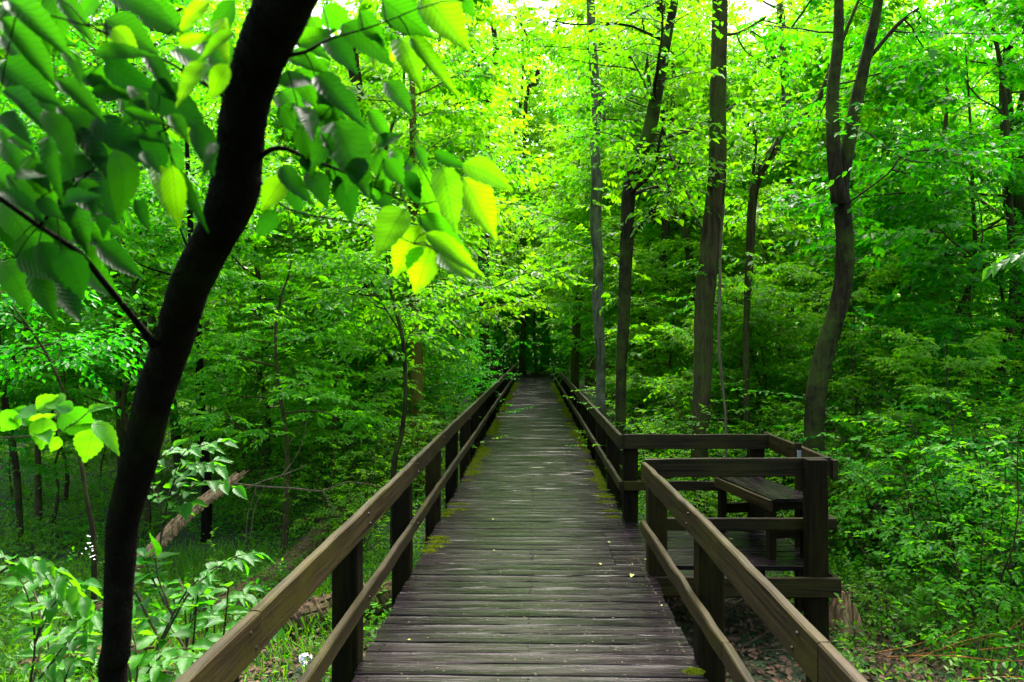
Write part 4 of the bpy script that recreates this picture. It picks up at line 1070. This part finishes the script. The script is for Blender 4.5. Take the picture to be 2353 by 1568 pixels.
# ------------------------------------------------------------------ fallen timber
def log(name, label, bark, path, depth, cat='log', sides=16, rough=.09, jag=False, cap=True, moss=None, sink=.05, flakes=40, fat=1.0):
    pts = []
    for i, p in enumerate(path):
        dd = depth if not isinstance(depth, (list, tuple)) else depth[i]
        w = W(p[0], p[1], dd); pts.append([w.x, w.y, w.z, p[2] / 2 * dd / FPX])
    sm = smooth_path(pts, 6); a = Acc()
    org = tuple(float(v) for v in pts[0][:3]); root = empty(name, org, label, cat)
    sm = smooth_path([list(v) for v in sm], 3); sm[:, 2] -= sink; sm[:, 3] *= fat
    tube(a, sm[:, :3], np.maximum(sm[:, 3], .004) * (1 + .1 * np.sin(np.arange(len(sm)) * 1.7)), sides + 8, rough=rough)
    for _ in range(flakes):      # loose bark plates
        k_ = random.randrange(2, len(sm) - 2); d_ = (Vector(sm[k_ + 1, :3]) - Vector(sm[k_, :3])).normalized(); s_ = d_.cross(Vector((0, 0, 1))).normalized(); u_ = s_.cross(d_); an_ = random.uniform(-.3, 3.4); nn_ = s_ * cos(an_) + u_ * sin(an_)
        c_ = Vector(sm[k_, :3]) + nn_ * sm[k_, 3] * 1.0; board(a, c_ - d_ * random.uniform(.03, .12), c_ + d_ * random.uniform(.03, .12) + nn_ * .01, random.uniform(.015, .05), .012, up=nn_, segs=2, ch=.003, wob=.004)
    if jag:      # splintered end
        e = Vector(sm[-1, :3]); d = (e - Vector(sm[-4, :3])).normalized()
        for k in range(16):
            o = Vector((random.uniform(-1, 1), random.uniform(-1, 1), random.uniform(-1, 1))) * sm[-1, 3] * .8
            tube(a, [e - d * .12 + o, e + d * random.uniform(.03, .16) + o * 1.1], [.014, .002], 4)
    a.obj("trunk", BARK[bark], root, smooth=False, origin=org)
    if moss:
        m = Acc(); 
        for t0, t1, cnt in moss:
            for _ in range(cnt):
                q = sm[int((t0 + (t1 - t0) * random.random()) * (len(sm) - 1))]; an = random.gauss(pi / 2, .6)
                d = Vector(sm[-1, :3]) - Vector(sm[0, :3]); d.normalize(); s_ = d.cross(Vector((0, 0, 1))).normalized(); u_ = s_.cross(d)
                c = Vector(q[:3]) + (s_ * cos(an) + u_ * sin(an)) * q[3] * .93
                moss_patch(m, c.x, c.y, .05, .05, 26, c.z - .012, .022)
        o = m.obj("moss", MOSS, root, origin=org); o['kind'] = 'stuff'
    return root
def gd(y, lift=.15): return (2.32 - lift) * FPX / (y - 794.0)
log("broken_log", "splintered broken log slanting up from the undergrowth at the left", 'split', [(285, 1320, 46), (345, 1270, 48), (400, 1215, 44), (450, 1168, 40), (505, 1128, 40), (540, 1102, 30)], [7.6, 7.7, 7.8, 7.9, 8.0, 8.05], jag=True, rough=.16, sides=14, sink=0, flakes=60, fat=.62)
log("mossy_log", "long moss spotted fallen trunk running back along the outside of the left railing", 'log', [(470, 1400, 90), (560, 1350, 92), (660, 1290, 84), (760, 1190, 66), (830, 1110, 50), (880, 1045, 40), (905, 1000, 30)], [gd(1385), gd(1340), gd(1270), gd(1175), gd(1105), gd(1048), gd(1010)], moss=[(.02, .3, 200), (.3, .9, 170)], sink=.10, fat=.72, flakes=110)
log("fallen_log", "dark rotten log lying across under the left railing", 'log', [(560, 1475, 70), (660, 1425, 80), (760, 1395, 84), (850, 1370, 80), (930, 1350, 60)], [6.35, 6.45, 6.6, 6.7, 6.8], moss=[(.4, .7, 25)])
log("fallen_log", "dark log in the bottom left corner", 'log', [(-60, 1570, 50), (40, 1540, 56), (130, 1510, 54), (240, 1490, 44), (330, 1480, 30)], 5.4, moss=[(.5, .9, 14)])
log("fallen_log", "short cracked grey log behind the grass at the lower left", 'log', [(60, 1470, 26), (120, 1432, 34), (200, 1400, 34), (250, 1385, 24)], 6.5)
log("fallen_log", "thin dark fallen log lying flat across the back of the clearing", 'log', [(560, 1230, 12), (650, 1205, 14), (740, 1180, 14), (830, 1170, 9)], 10.2)
# stump
a = Acc(); sx = W(1935, 1440, 6.6); org = (sx.x, sx.y, gz(sx.x, sx.y)); root = empty("stump", org, "jagged rotten brown stump right of the corner post", "stump")
for k in range(26):
    an = random.uniform(0, 6.28); r = random.uniform(.02, .11); h = random.uniform(.12, .36) * (1.2 - r * 3)
    tube(a, [(r * cos(an) * 1.5, r * sin(an) * 1.5, -.05), (r * cos(an) * 1.1, r * sin(an), h * .6), (r * cos(an) * .9 + random.uniform(-.02, .02), r * sin(an), h)], [.045, .034, .008], 6, rough=.2)
a.obj("wood", BARK['split'], root)

def dead_branch(name, label, paths, bark='twig', cat='branch'):
    a = Acc(); org = None
    for path, depth in paths:
        q = []
        for i, p in enumerate(path):
            dd = depth if not isinstance(depth, (list, tuple)) else depth[i]
            w = W(p[0], p[1], dd); q.append([w.x, w.y, w.z, p[2] / 2 * dd / FPX])
        if org is None: org = tuple(q[0][:3])
        sm = smooth_path(q, 4); tube(a, sm[:, :3], np.maximum(sm[:, 3], .0012), 5, rough=.1)
    o = a.obj(name, BARK[bark], origin=org); tag(o, label, cat)
dead_branch("dead_branch", "bare tan fallen branch forking right from the broken log", [
    ([(540, 1112, 6), (600, 1118, 5), (680, 1123, 5), (740, 1128, 4), (800, 1108, 3), (880, 1120, 2)], 7.9), ([(540, 1136, 4), (600, 1108, 4), (660, 1088, 3), (705, 1068, 2)], 7.9),
    ([(645, 1096, 3), (680, 1050, 2), (700, 1000, 2), (705, 960, 1.5)], 7.9), ([(740, 1128, 3), (760, 1160, 3), (790, 1210, 2)], 7.9), ([(590, 1120, 2.5), (570, 1180, 2), (565, 1240, 2)], 7.9),
    ([(610, 1115, 2), (585, 1170, 2), (575, 1240, 1.6)], 7.85), ([(655, 1108, 2.5), (665, 1120, 2.5)], 7.9)])
dead_branch("dead_plant", "thin dead stem leaning at the lower right beside the corner post", [([(2000, 1500, 4), (2008, 1400, 3.5), (1995, 1290, 3), (1960, 1240, 2.5), (1915, 1205, 2)], 7.9), ([(2000, 1370, 2), (1995, 1300, 2), (1990, 1250, 2)], 7.9)], cat='plant')
dp_ = empty("dead_plant", (3.4, 6.2, gz(3.4, 6.2)), "tangle of dry orange brown stalks in the bottom right corner", "dead plant"); rr = random.Random(31)
for k in range(9):
    x0, y0 = rr.uniform(2010, 2260), rr.uniform(1490, 1575); x1, y1 = x0 + rr.uniform(90, 330), y0 - rr.uniform(-30, 90); dd = 2.2 * FPX / ((y0 + y1) / 2 - 794)
    q = [W(x0, y0, dd), W((x0 + x1) / 2, (y0 + y1) / 2 - rr.uniform(-12, 16), dd), W(x1, y1, dd)]
    sm_ = smooth_path([[*v, r_] for v, r_ in zip(q, (.005, .004, .002))], 4); a = Acc(); tube(a, sm_[:, :3], sm_[:, 3], 5, rough=.1)
    a.obj("stalk", BARK['orange'], dp_, origin=tuple(dp_.location))

# ------------------------------------------------------------------ the near leaning tree with its large leaves
LT = empty("leaning_tree", (0, 0, 0), "near black leaning trunk with large glowing leaves, left of the railing", "tree")
tp = [(262, 1640, 62, 2.05), (267, 1500, 62, 2.0), (271, 1400, 62, 1.96), (276, 1300, 66, 1.92), (283, 1200, 71, 1.88), (309, 1100, 78, 1.8), (334, 1000, 82, 1.72), (358, 900, 84, 1.64), (400, 780, 86, 1.54), (433, 667, 90, 1.42), (457, 616, 92, 1.38), (483, 564, 92, 1.34), (511, 513, 96, 1.3), (538, 440, 112, 1.26), (549, 359, 106, 1.21), (562, 256, 106, 1.15), (591, 154, 112, 1.09), (622, 75, 122, 1.04), (657, 0, 128, 1.0), (705, -110, 126, .95), (765, -260, 116, .9)]
TOPS = [(.02, -.02, .35, .80), (.10, -.10, .75, .66), (.14, -.25, 1.2, .5), (.26, -.30, 1.7, .34), (.30, -.42, 2.2, .16)]
pts = []
for px, py, w, d in tp:
    q = W(px, py, d); pts.append([q.x, q.y, q.z, w * .5 * d / FPX])
b_ = list(pts[-1])
for dx_, dy_, dz_, k_ in TOPS: pts.append([b_[0] + dx_, b_[1] + dy_, b_[2] + dz_, b_[3] * k_])
g0 = gz(pts[0][0], pts[0][1]); pts.insert(0, [pts[0][0] + .02, pts[0][1] + .05, g0 + .1, pts[0][3] * 1.15]); pts.insert(0, [pts[0][0], pts[0][1], g0 - .15, pts[0][3] * 1.5])
org = (float(pts[0][0]), float(pts[0][1]), float(g0)); LT.location = org
sm = smooth_path(pts, 9); T = Acc(); tube(T, sm[:, :3], sm[:, 3], 36, rough=.035)
LTM = Acc(); gm = np.random.default_rng(2); nm = 5200; ii = gm.integers(8, len(sm) - 1, nm); an = gm.uniform(0, 2 * pi, nm)
dn = norm(np.stack([np.cos(an), np.sin(an) * .8, np.sin(an) * .35 + .1], 1)); Pm = sm[ii, :3] + (sm[ii + 1, :3] - sm[ii, :3]) * gm.uniform(0, 1, (nm, 1)) + dn * sm[ii, 3:4] * .97
leaves(LTM, Pm, dn + gm.normal(0, .5, (nm, 3)), gm.normal(0, 1, (nm, 3)), gm.uniform(.003, .008, nm), TT, gm.uniform(.3, 1, nm))
HERO = Acc(); TW = Acc()
def px_tube(path, depth, acc=TW, sides=6):
    q = []
    for i, p in enumerate(path):
        dd = depth if not isinstance(depth, (list, tuple)) else depth[i]
        w = W(p[0], p[1], dd); q.append([w.x, w.y, w.z, p[2] / 2 * dd / FPX])
    s2 = smooth_path(q, 4); tube(acc, s2[:, :3], np.maximum(s2[:, 3], .0008), sides, rough=.05); return s2
px_tube([(355, 795, 22), (310, 735, 16), (240, 650, 15), (180, 580, 14), (90, 520, 12), (0, 455, 14)], [1.5, 1.45, 1.35, 1.25, 1.1, 1.0], T, 10)
px_tube([(585, 370, 16), (640, 340, 12), (720, 370, 8), (800, 400, 6), (880, 440, 5), (960, 470, 4), (1040, 450, 3)], [1.2, 1.18, 1.15, 1.15, 1.15, 1.18, 1.2])
px_tube([(640, 130, 14), (700, 120, 9), (760, 90, 6), (860, 60, 4), (960, 20, 3)], [1.05, 1.05, 1.05, 1.05, 1.05])
px_tube([(560, 250, 12), (480, 200, 8), (380, 140, 6), (200, 60, 5), (40, 20, 4)], [1.2, 1.1, 1.0, .9, .85])
px_tube([(90, 520, 8), (180, 420, 6), (290, 330, 5), (380, 300, 4)], [1.1, 1.0, .95, .95])
px_tube([(600, 420, 8), (660, 480, 5), (800, 510, 4), (880, 530, 3), (950, 560, 3)], [1.25, 1.2, 1.15, 1.12, 1.12])
TWP = [Vector(v) for v in np.concatenate(TW.v)]
def C2(x, y): return 574.5 + x * .43966, y * .43966
def C1(x, y): return x * .32985, y * .32985
def C5(x, y): return x * .5607, 689.4 + y * .5607
gh = np.random.default_rng(4); rh = random.Random(4)
def hero_leaf(b, t, wpx, depth, rnd=.5, acc=None, facing=None, dz=None):
    """one large leaf from its stalk (pixel b) to its tip (pixel t), wpx wide as seen"""
    acc = HERO if acc is None else acc
    p0 = W(*b, depth); dt = rh.uniform(-.03, .03) if dz is None else dz; p1 = W(b[0] + (t[0] - b[0]) * 1.1, b[1] + (t[1] - b[1]) * 1.1, depth + dt)
    D = p1 - p0; L = D.length
    view = (p0 - EYE).normalized(); Dn = D.normalized()
    if TWP and acc is HERO:
        q = min(TWP, key=lambda v: (v - p0).length)
        if .004 < (q - p0).length < .10: tube(TW, [q, (q + p0) / 2 + Vector((0, 0, .004)), p0], [.0012, .001, .0009], 4, cap=False)
    n = -view + Vector((rh.gauss(0, .25), rh.gauss(0, .1), .35 + rh.gauss(0, .2)))
    side = Dn.cross(n).normalized()
    tw = max(.4, min(1.4, 1.12 * wpx * depth / FPX / (L * .50)))
    k = TH[rh.randrange(4)]; V = k[0].copy(); V[:, 1] *= tw
    leaves(acc, [tuple(p0)], [tuple(D)], [tuple(n)], [L * 1.03], (V, k[1], k[2]), [rnd])
R = [((810,1090),(670,1310),150,.75),((895,1180),(760,1420),150,.9),((950,1290),(860,1510),160,1),((985,1320),(1150,1430),130,.95),((915,1220),(1200,1410),100,.8),((870,1130),(1130,1290),110,.5),
 ((1110,930),(1275,1215),150,.9),((1000,870),(1070,1160),140,.7),((1110,860),(1345,960),120,.75),((880,850),(960,1090),130,.6),((960,800),(1110,870),60,.2),((800,890),(880,1060),90,.05),((700,830),(800,960),90,.3),
 ((450,920),(545,1140),130,.05),((300,900),(400,1040),120,.1),((600,960),(740,1090),90,.1),((430,640),(600,960),200,.35),((660,770),(775,690),90,.2),((340,400),(560,540),150,.15),((190,300),(410,370),90,.5),
 ((400,200),(545,340),130,.1),((480,130),(710,290),140,.3),((780,200),(880,420),120,.7),((840,200),(1050,390),100,.7),((735,140),(900,190),60,.1),((690,0),(930,175),150,.4),((910,-20),(1120,220),180,.75),
 ((180,930),(70,1080),110,.9),((130,1100),(45,1240),90,.1),((740,230),(750,345),45,1),((640,250),(660,340),50,1),((140,400),(-10,450),60,.2),((230,540),(200,670),90,.3),((350,480),(480,600),100,.1),((280,640),(370,870),150,.25),
 ((250,220),(400,140),110,.6),((380,40),(520,150),120,.5),((570,60),(710,210),120,.35),((150,560),(240,670),90,.2),((300,90),(380,200),90,.6),((270,820),(330,900),70,.2),((160,870),(300,1010),110,.15),((560,880),(620,1010),100,.5),
 ((400,870),(310,900),50,.9),((420,560),(330,640),90,.3),((150,440),(330,400),90,.1),((520,700),(560,740),60,.3),((740,790),(810,880),90,.5),((320,780),(260,900),90,.15),((860,770),(935,880),70,.4),((1125,0),(1160,80),60,.4),
 ((420,700),(330,860),110,.2),((360,560),(450,740),120,.2),((600,830),(520,980),110,.2),((700,940),(640,1060),100,.3),((500,820),(440,960),110,.15),((250,560),(330,700),110,.15),((420,330),(300,420),100,.3),((600,300),(700,300),70,.6)]
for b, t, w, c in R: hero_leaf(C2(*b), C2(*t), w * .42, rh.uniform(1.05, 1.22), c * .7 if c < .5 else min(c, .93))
Lf = [((0,130),(390,560),170,.45),((60,10),(450,330),170,.55),((250,130),(400,370),120,.5),((400,-20),(640,240),130,.5),((0,450),(370,690),210,.15),((0,640),(340,880),130,.1),((770,120),(1030,370),130,.45),((780,200),(950,350),140,.85),
 ((660,380),(1010,350),110,.4),((560,510),(800,620),120,.35),((600,540),(1180,720),160,.35),((390,560),(700,800),140,.3),((640,640),(860,650),120,.1),((1000,380),(1220,640),120,.25),((1080,560),(1200,680),110,.1),((1450,440),(1230,660),140,.9),
 ((1590,450),(1460,670),130,.85),((1640,230),(1390,370),100,.7),((1560,130),(1570,410),100,1),((1460,20),(1240,190),120,.9),((1640,0),(1400,330),150,.3),((870,950),(1150,970),110,.1),((860,760),(1150,850),90,.3),((1360,860),(1480,1180),150,.1),
 ((1240,870),(1360,1000),110,.85),((400,740),(850,1150),200,.3),((500,900),(790,1200),150,.05),((800,1040),(900,1490),220,.45),((1070,1150),(1180,1420),140,1),((1200,1150),(1240,1550),140,.85),((1230,1180),(1400,1530),70,.2),((940,1390),(1060,1570),110,.05),
 ((330,950),(400,1290),130,.25),((340,1250),(640,1100),160,.15),((0,800),(190,960),120,.3),((0,1330),(260,1460),110,.02),((440,1440),(650,1350),130,.05),((60,960),(215,1030),80,.2),((700,-20),(500,100),120,.5),((0,0),(150,60),110,.4),
 ((150,560),(380,750),150,.1),((0,1000),(170,1200),120,.25),((200,1150),(330,1300),110,.2),((560,1250),(700,1420),120,.2),((700,1300),(640,1480),110,.1),((100,1250),(300,1180),100,.2),((640,800),(880,960),110,.4),((900,600),(1040,800),110,.45),
 ((1000,700),(860,860),100,.2),((1180,800),(1300,960),100,.5),((0,250),(160,420),120,.35),((450,350),(560,520),100,.4),((1250,300),(1420,260),90,.8),((1500,1000),(1420,1200),70,.1),((250,1400),(420,1500),120,.1),((1000,1050),(1100,1180),100,.15)]
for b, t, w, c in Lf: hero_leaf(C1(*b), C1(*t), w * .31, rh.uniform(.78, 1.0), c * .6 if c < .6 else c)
for _ in range(26):
    x, y = rh.uniform(-30, 500), rh.uniform(-40, 420); a_ = rh.gauss(.9, .5)
    if x > 430 and y > 300: continue
    hero_leaf((x, y), (x + 120 * cos(a_), y + 120 * sin(a_)), rh.uniform(45, 75), rh.uniform(.85, 1.35), rh.uniform(.0, .4))
for _ in range(12):
    x, y = rh.uniform(620, 900), rh.uniform(60, 460); a_ = rh.gauss(.9, .5)
    hero_leaf((x, y), (x + 85 * cos(a_), y + 85 * sin(a_)), rh.uniform(35, 55), rh.uniform(1.1, 1.4), rh.uniform(.0, .5))
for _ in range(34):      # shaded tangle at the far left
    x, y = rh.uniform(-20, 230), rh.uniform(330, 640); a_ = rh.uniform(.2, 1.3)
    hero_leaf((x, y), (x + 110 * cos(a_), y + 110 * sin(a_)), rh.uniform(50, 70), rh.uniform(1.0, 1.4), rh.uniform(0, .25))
GT = Grow(91); vs_ = [Vector(v[:3]) for v in sm]
for k in range(11):      # the crown above the frame
    c, d = GT.at(vs_, .90 + .09 * k / 10); a_ = k * 2.4; GT.limb(c, (cos(a_), sin(a_) * .5 - .3, .55), .7 - .03 * k, .012, 5, 4, .3, flat=.25)
GT.wood(T, .003); GT.foliage(HERO, 6, .085, TH[0])
T.obj("trunk", BARK['black'], LT, smooth=True, origin=org)
lm = LTM.obj("moss", flat_mat("dark_moss", (0.012, 0.02, 0.002), 1.0), LT, origin=org); lm['kind'] = 'stuff'
TW.obj("twigs", BARK['black'], LT, smooth=True, origin=org)
HERO.obj("crown", LEAF['hero'], LT, smooth=True, origin=org)

# sprays of serrated leaves near the camera on the left, each its own plant
def spray_plant(name, label, twigs, leafpx, cat='plant', group=None, lk='serrate', seed=1, droop=.25, thick=False):
    """twigs: (pixel path, depth, number of leaves)"""
    g = random.Random(seed); a = Acc(); s = Acc(); root = None
    w0 = W(*twigs[0][0][0][:2], twigs[0][1] if not isinstance(twigs[0][1], (list, tuple)) else twigs[0][1][0]); org = tuple(w0)
    root = empty(name, org, label, cat, group)
    tw2 = []
    for path, depth, nl in twigs:
        tw2.append((path, depth, nl))
        if thick: 
            jx, jy, dj = g.uniform(-45, 45), g.uniform(-35, 35), g.uniform(-.25, .3); n_ = len(path) - 1
            tw2.append(([(p[0] + jx * k / n_, p[1] + jy * k / n_, *p[2:]) for k, p in enumerate(path)], [(depth if not isinstance(depth, (list, tuple)) else depth[k]) + dj * k / n_ for k in range(n_ + 1)], nl))
    for path, depth, nl in tw2:
        q = []
        for i, p in enumerate(path):
            dd = depth if not isinstance(depth, (list, tuple)) else depth[i]
            w = W(p[0], p[1], dd); q.append([w.x, w.y, w.z, (p[2] if len(p) > 2 else 4) / 2 * dd / FPX])
        sm = smooth_path(q, 5); tube(s, sm[:, :3], np.maximum(sm[:, 3], .001), 5)
        vs = [Vector(v[:3]) for v in sm]; n = len(vs)
        for j in range(nl):
            t = (j + 1) / nl; f = (0.15 + .85 * t) * (n - 1); i = min(int(f), n - 2); c = vs[i].lerp(vs[i + 1], f - i); d = (vs[i + 1] - vs[i]).normalized()
            h = Vector((d.x, d.y, 0)); h = h.normalized() if h.length > .05 else Vector((g.uniform(-1, 1), g.uniform(-1, 1), 0)).normalized()
            sd_ = Vector((-h.y, h.x, 0)) * (1 if j % 2 else -1)
            D = (d * .7 + sd_ * (.9 if j < nl - 1 else 0) + Vector((g.gauss(0, .15), g.gauss(0, .15), -droop + g.gauss(0, .15))))
            L = leafpx * (c.y) / FPX * g.uniform(.75, 1.15)
            k = TH[g.randrange(4)]
            leaves(a, [tuple(c)], [tuple(D)], [(g.gauss(0, .25), g.gauss(0, .25) - .25, 1)], [L], k, [min(1, max(0, g.gauss(.5, .25)))])
    s.obj("stem", BARK['stem'], root, origin=org); a.obj("foliage", LEAF[lk], root, smooth=True, origin=org)
    return root
# single branch with rounder toothed leaves at the left edge
b1 = spray_plant("leafy_branch", "branch of pale toothed leaves reaching in from the left edge", [([(-60, 1008, 5), (60, 1003, 4), (150, 985, 3), (200, 950, 3)], 1.8, 3)], 70, cat='branch', seed=2)
bl = Acc()
for b, t, w, c in [((60,450),(0,540),75,.2),((50,450),(130,510),65,.2),((230,470),(60,560),50,.8),((250,460),(370,560),95,.15),((385,530),(345,655),125,1),((380,505),(485,600),55,.9),((150,450),(250,400),55,.7),((260,440),(190,390),60,.7),((180,480),(170,600),70,.6),((240,560),(210,620),60,.8),((150,470),(60,430),60,.5),((300,450),(230,430),60,.2)]:
    hero_leaf(C5(*b), C5(*t), w * .56 * 1.2, 1.8 + rh.uniform(-.05, .05), c, acc=bl)
o = bl.obj("foliage", LEAF['serrate'], b1, smooth=True, origin=tuple(b1.location))
# plants under the leaning tree, above and below the broken log
sprays = [
 ("arching bright spray of leaves just above the broken log", [([(363,1286,6),(378,1186,5),(408,1086,4),(448,1031,3),(513,1016,3)],3.0,13),([(373,1206,4),(418,1136,3),(478,1106,3),(538,1121,2)],3.0,11),([(378,1186,4),(348,1116,3),(323,1066,3)],3.1,9),([(398,1106,4),(448,1066,3),(508,1076,2)],2.95,10),([(383,1156,4),(428,1096,3),(498,1056,2)],3.1,11),([(373,1216,4),(398,1171,3),(438,1156,2)],3.0,8),([(378,1186,4),(418,1046,3),(478,1026,3)],3.05,10),([(376,1196,4),(358,1076,3),(398,1031,3)],3.0,9)], 50),
 ("long leafy shoot ending in drooping leaves between leaning tree and railing", [([(330,1560,7),(370,1480,6),(430,1370,5),(480,1320,4),(540,1280,3),(590,1272,3)],2.7,13),([(370,1480,5),(330,1400,4),(300,1340,3)],2.7,8),([(400,1420,5),(350,1330,4),(330,1280,3)],2.75,8)], 60),
 ("upright toothed leaved plant beside the post of the left railing", [([(440,1600,5),(430,1500,5),(425,1400,4),(420,1370,3)],3.1,9),([(500,1600,5),(495,1500,5),(490,1420,4),(480,1370,3)],3.1,10),([(430,1500,4),(380,1430,3),(340,1420,3)],3.1,8)], 58),
 ("soft leafy plant in the bottom left corner", [([(60,1620,7),(80,1480,5),(60,1360,4),(10,1280,3)],2.3,12),([(80,1480,5),(130,1380,4),(190,1340,3)],2.3,10),([(90,1560,5),(160,1480,4),(215,1440,3)],2.3,10),([(-20,1330,5),(60,1290,4),(140,1330,3),(200,1400,3)],2.2,14)], 66),
 ("dark leafy plant at the foot of the leaning tree", [([(300,1640,6),(330,1560,5),(380,1500,4),(440,1490,3)],2.5,11),([(290,1640,6),(300,1560,5),(280,1490,4),(250,1450,3)],2.3,10),([(320,1620,5),(400,1580,4),(470,1580,3)],2.5,10),([(300,1640,5),(350,1590,4),(420,1560,3)],2.6,10)], 72),
 ("pale green plant at the bottom edge left of the leaning tree", [([(140,1640,5),(150,1560,4),(180,1500,3),(220,1480,3)],2.8,10),([(180,1640,5),(120,1560,4),(110,1470,3)],2.8,9),([(170,1500,4),(190,1440,3),(230,1400,3)],2.9,8)], 60),
 ("low plant with bright leaves below the mossy end of the long trunk", [([(470,1480,4),(480,1420,4),(520,1380,3),(560,1370,3)],4.2,10),([(500,1500,4),(540,1440,3),(590,1420,3)],4.2,10),([(430,1480,4),(440,1400,4),(450,1350,3)],4.2,9),([(560,1500,4),(585,1450,3),(630,1440,3)],4.2,8),([(390,1440,4),(400,1380,4),(370,1340,3)],4.3,9)], 44),
]
for i, (lab, tw_, lp) in enumerate(sprays): spray_plant("leafy_plant", lab, tw_, lp * .92, seed=20 + i, thick=i > 0)
rr = random.Random(55)
for i, (px, py, dp, lab) in enumerate([(620, 1540, 3.6, "small bright plant between the rails at the bottom left"), (1790, 1540, 3.6, "little ivy leaved plant under the near right railing"), (2270, 1545, 4.4, "small plant at the bottom edge right of the near railing"), (2130, 1400, 6.2, "mint like plant with pale leaves right of the stump"), (2030, 1330, 6.6, "bright tuft behind the stump"), (2220, 1290, 6.4, "leafy plant low in the right undergrowth"), (2010, 1460, 5.6, "broad leaved plant at the base of the stump"), (900, 1280, 6.2, "small green plant under the left railing between two posts"), (1950, 1290, 6.9, "large leaved plant just right of the corner post"), (2320, 1360, 5.6, "dark leaved plant low at the right edge"), (80, 1320, 5.4, "feathery plant behind the grass at the left edge"), (560, 1300, 6.2, "small sprig on the clearing right of the broken log")]):
    c = W(px, py, dp); plant('low', i % 3, 'mid' if i % 2 else 'herb', c.x, c.y, rr.uniform(.5, .9), lab, cat='plant')

# overhanging twig at the right edge
spray_plant("leafy_branch", "pale green leafy branch reaching in from the right edge", [([(2420, 560, 5), (2370, 575, 4), (2320, 590, 3), (2280, 615, 3)], 5.5, 12), ([(2420, 575, 4), (2380, 590, 3), (2340, 600, 3)], 5.5, 8)], 40, cat='branch', seed=61)
# phlox flowers
FW = flat_mat("petal_white", (0.7, 0.68, 0.78), .6)
def phlox(px, py, dp, lab, n=12, r=.03, tall=False):
    c = W(px, py, dp); g_ = gz(c.x, c.y); root = empty("wildflower", (c.x, c.y, g_), lab, "flower")
    s = Acc(); tube(s, [(0, 0, 0), (.01, 0, (c.z - g_) * .5), (0, 0, c.z - g_)], [.004, .003, .002], 5); s.obj("stem", LEAF['herb'], root)
    a = Acc(); 
    for k in range(n):
        o = Vector((random.gauss(0, 1), random.gauss(0, 1), random.gauss(.3, 1))).normalized() * r * random.uniform(.7, 1)
        if tall: o = Vector((random.gauss(0, .02), random.gauss(0, .02), random.uniform(-.16, .03)))
        for q in range(5):
            an = q * 1.2566; u = o.normalized().cross(Vector((0, 0, 1))) if abs(o.normalized().z) < .9 else Vector((1, 0, 0)); u.normalize(); v = o.normalized().cross(u)
            leaves(a, [(o.x, o.y, o.z + c.z - g_)], [tuple(u * cos(an) + v * sin(an) + o.normalized() * .3)], [tuple(o)], [.013 if not tall else .008], TS[1], [.1])
    a.obj("blossom", FW, root)
phlox(702, 1515, 3.6, "white round flower head beside the lower left rail", 16, .03)
phlox(205, 1240, 5.0, "tall white flower spike in the undergrowth at the left", 20, .03, True)
phlox(2135, 1260, 6.8, "small white flower in the right undergrowth", 8, .02)
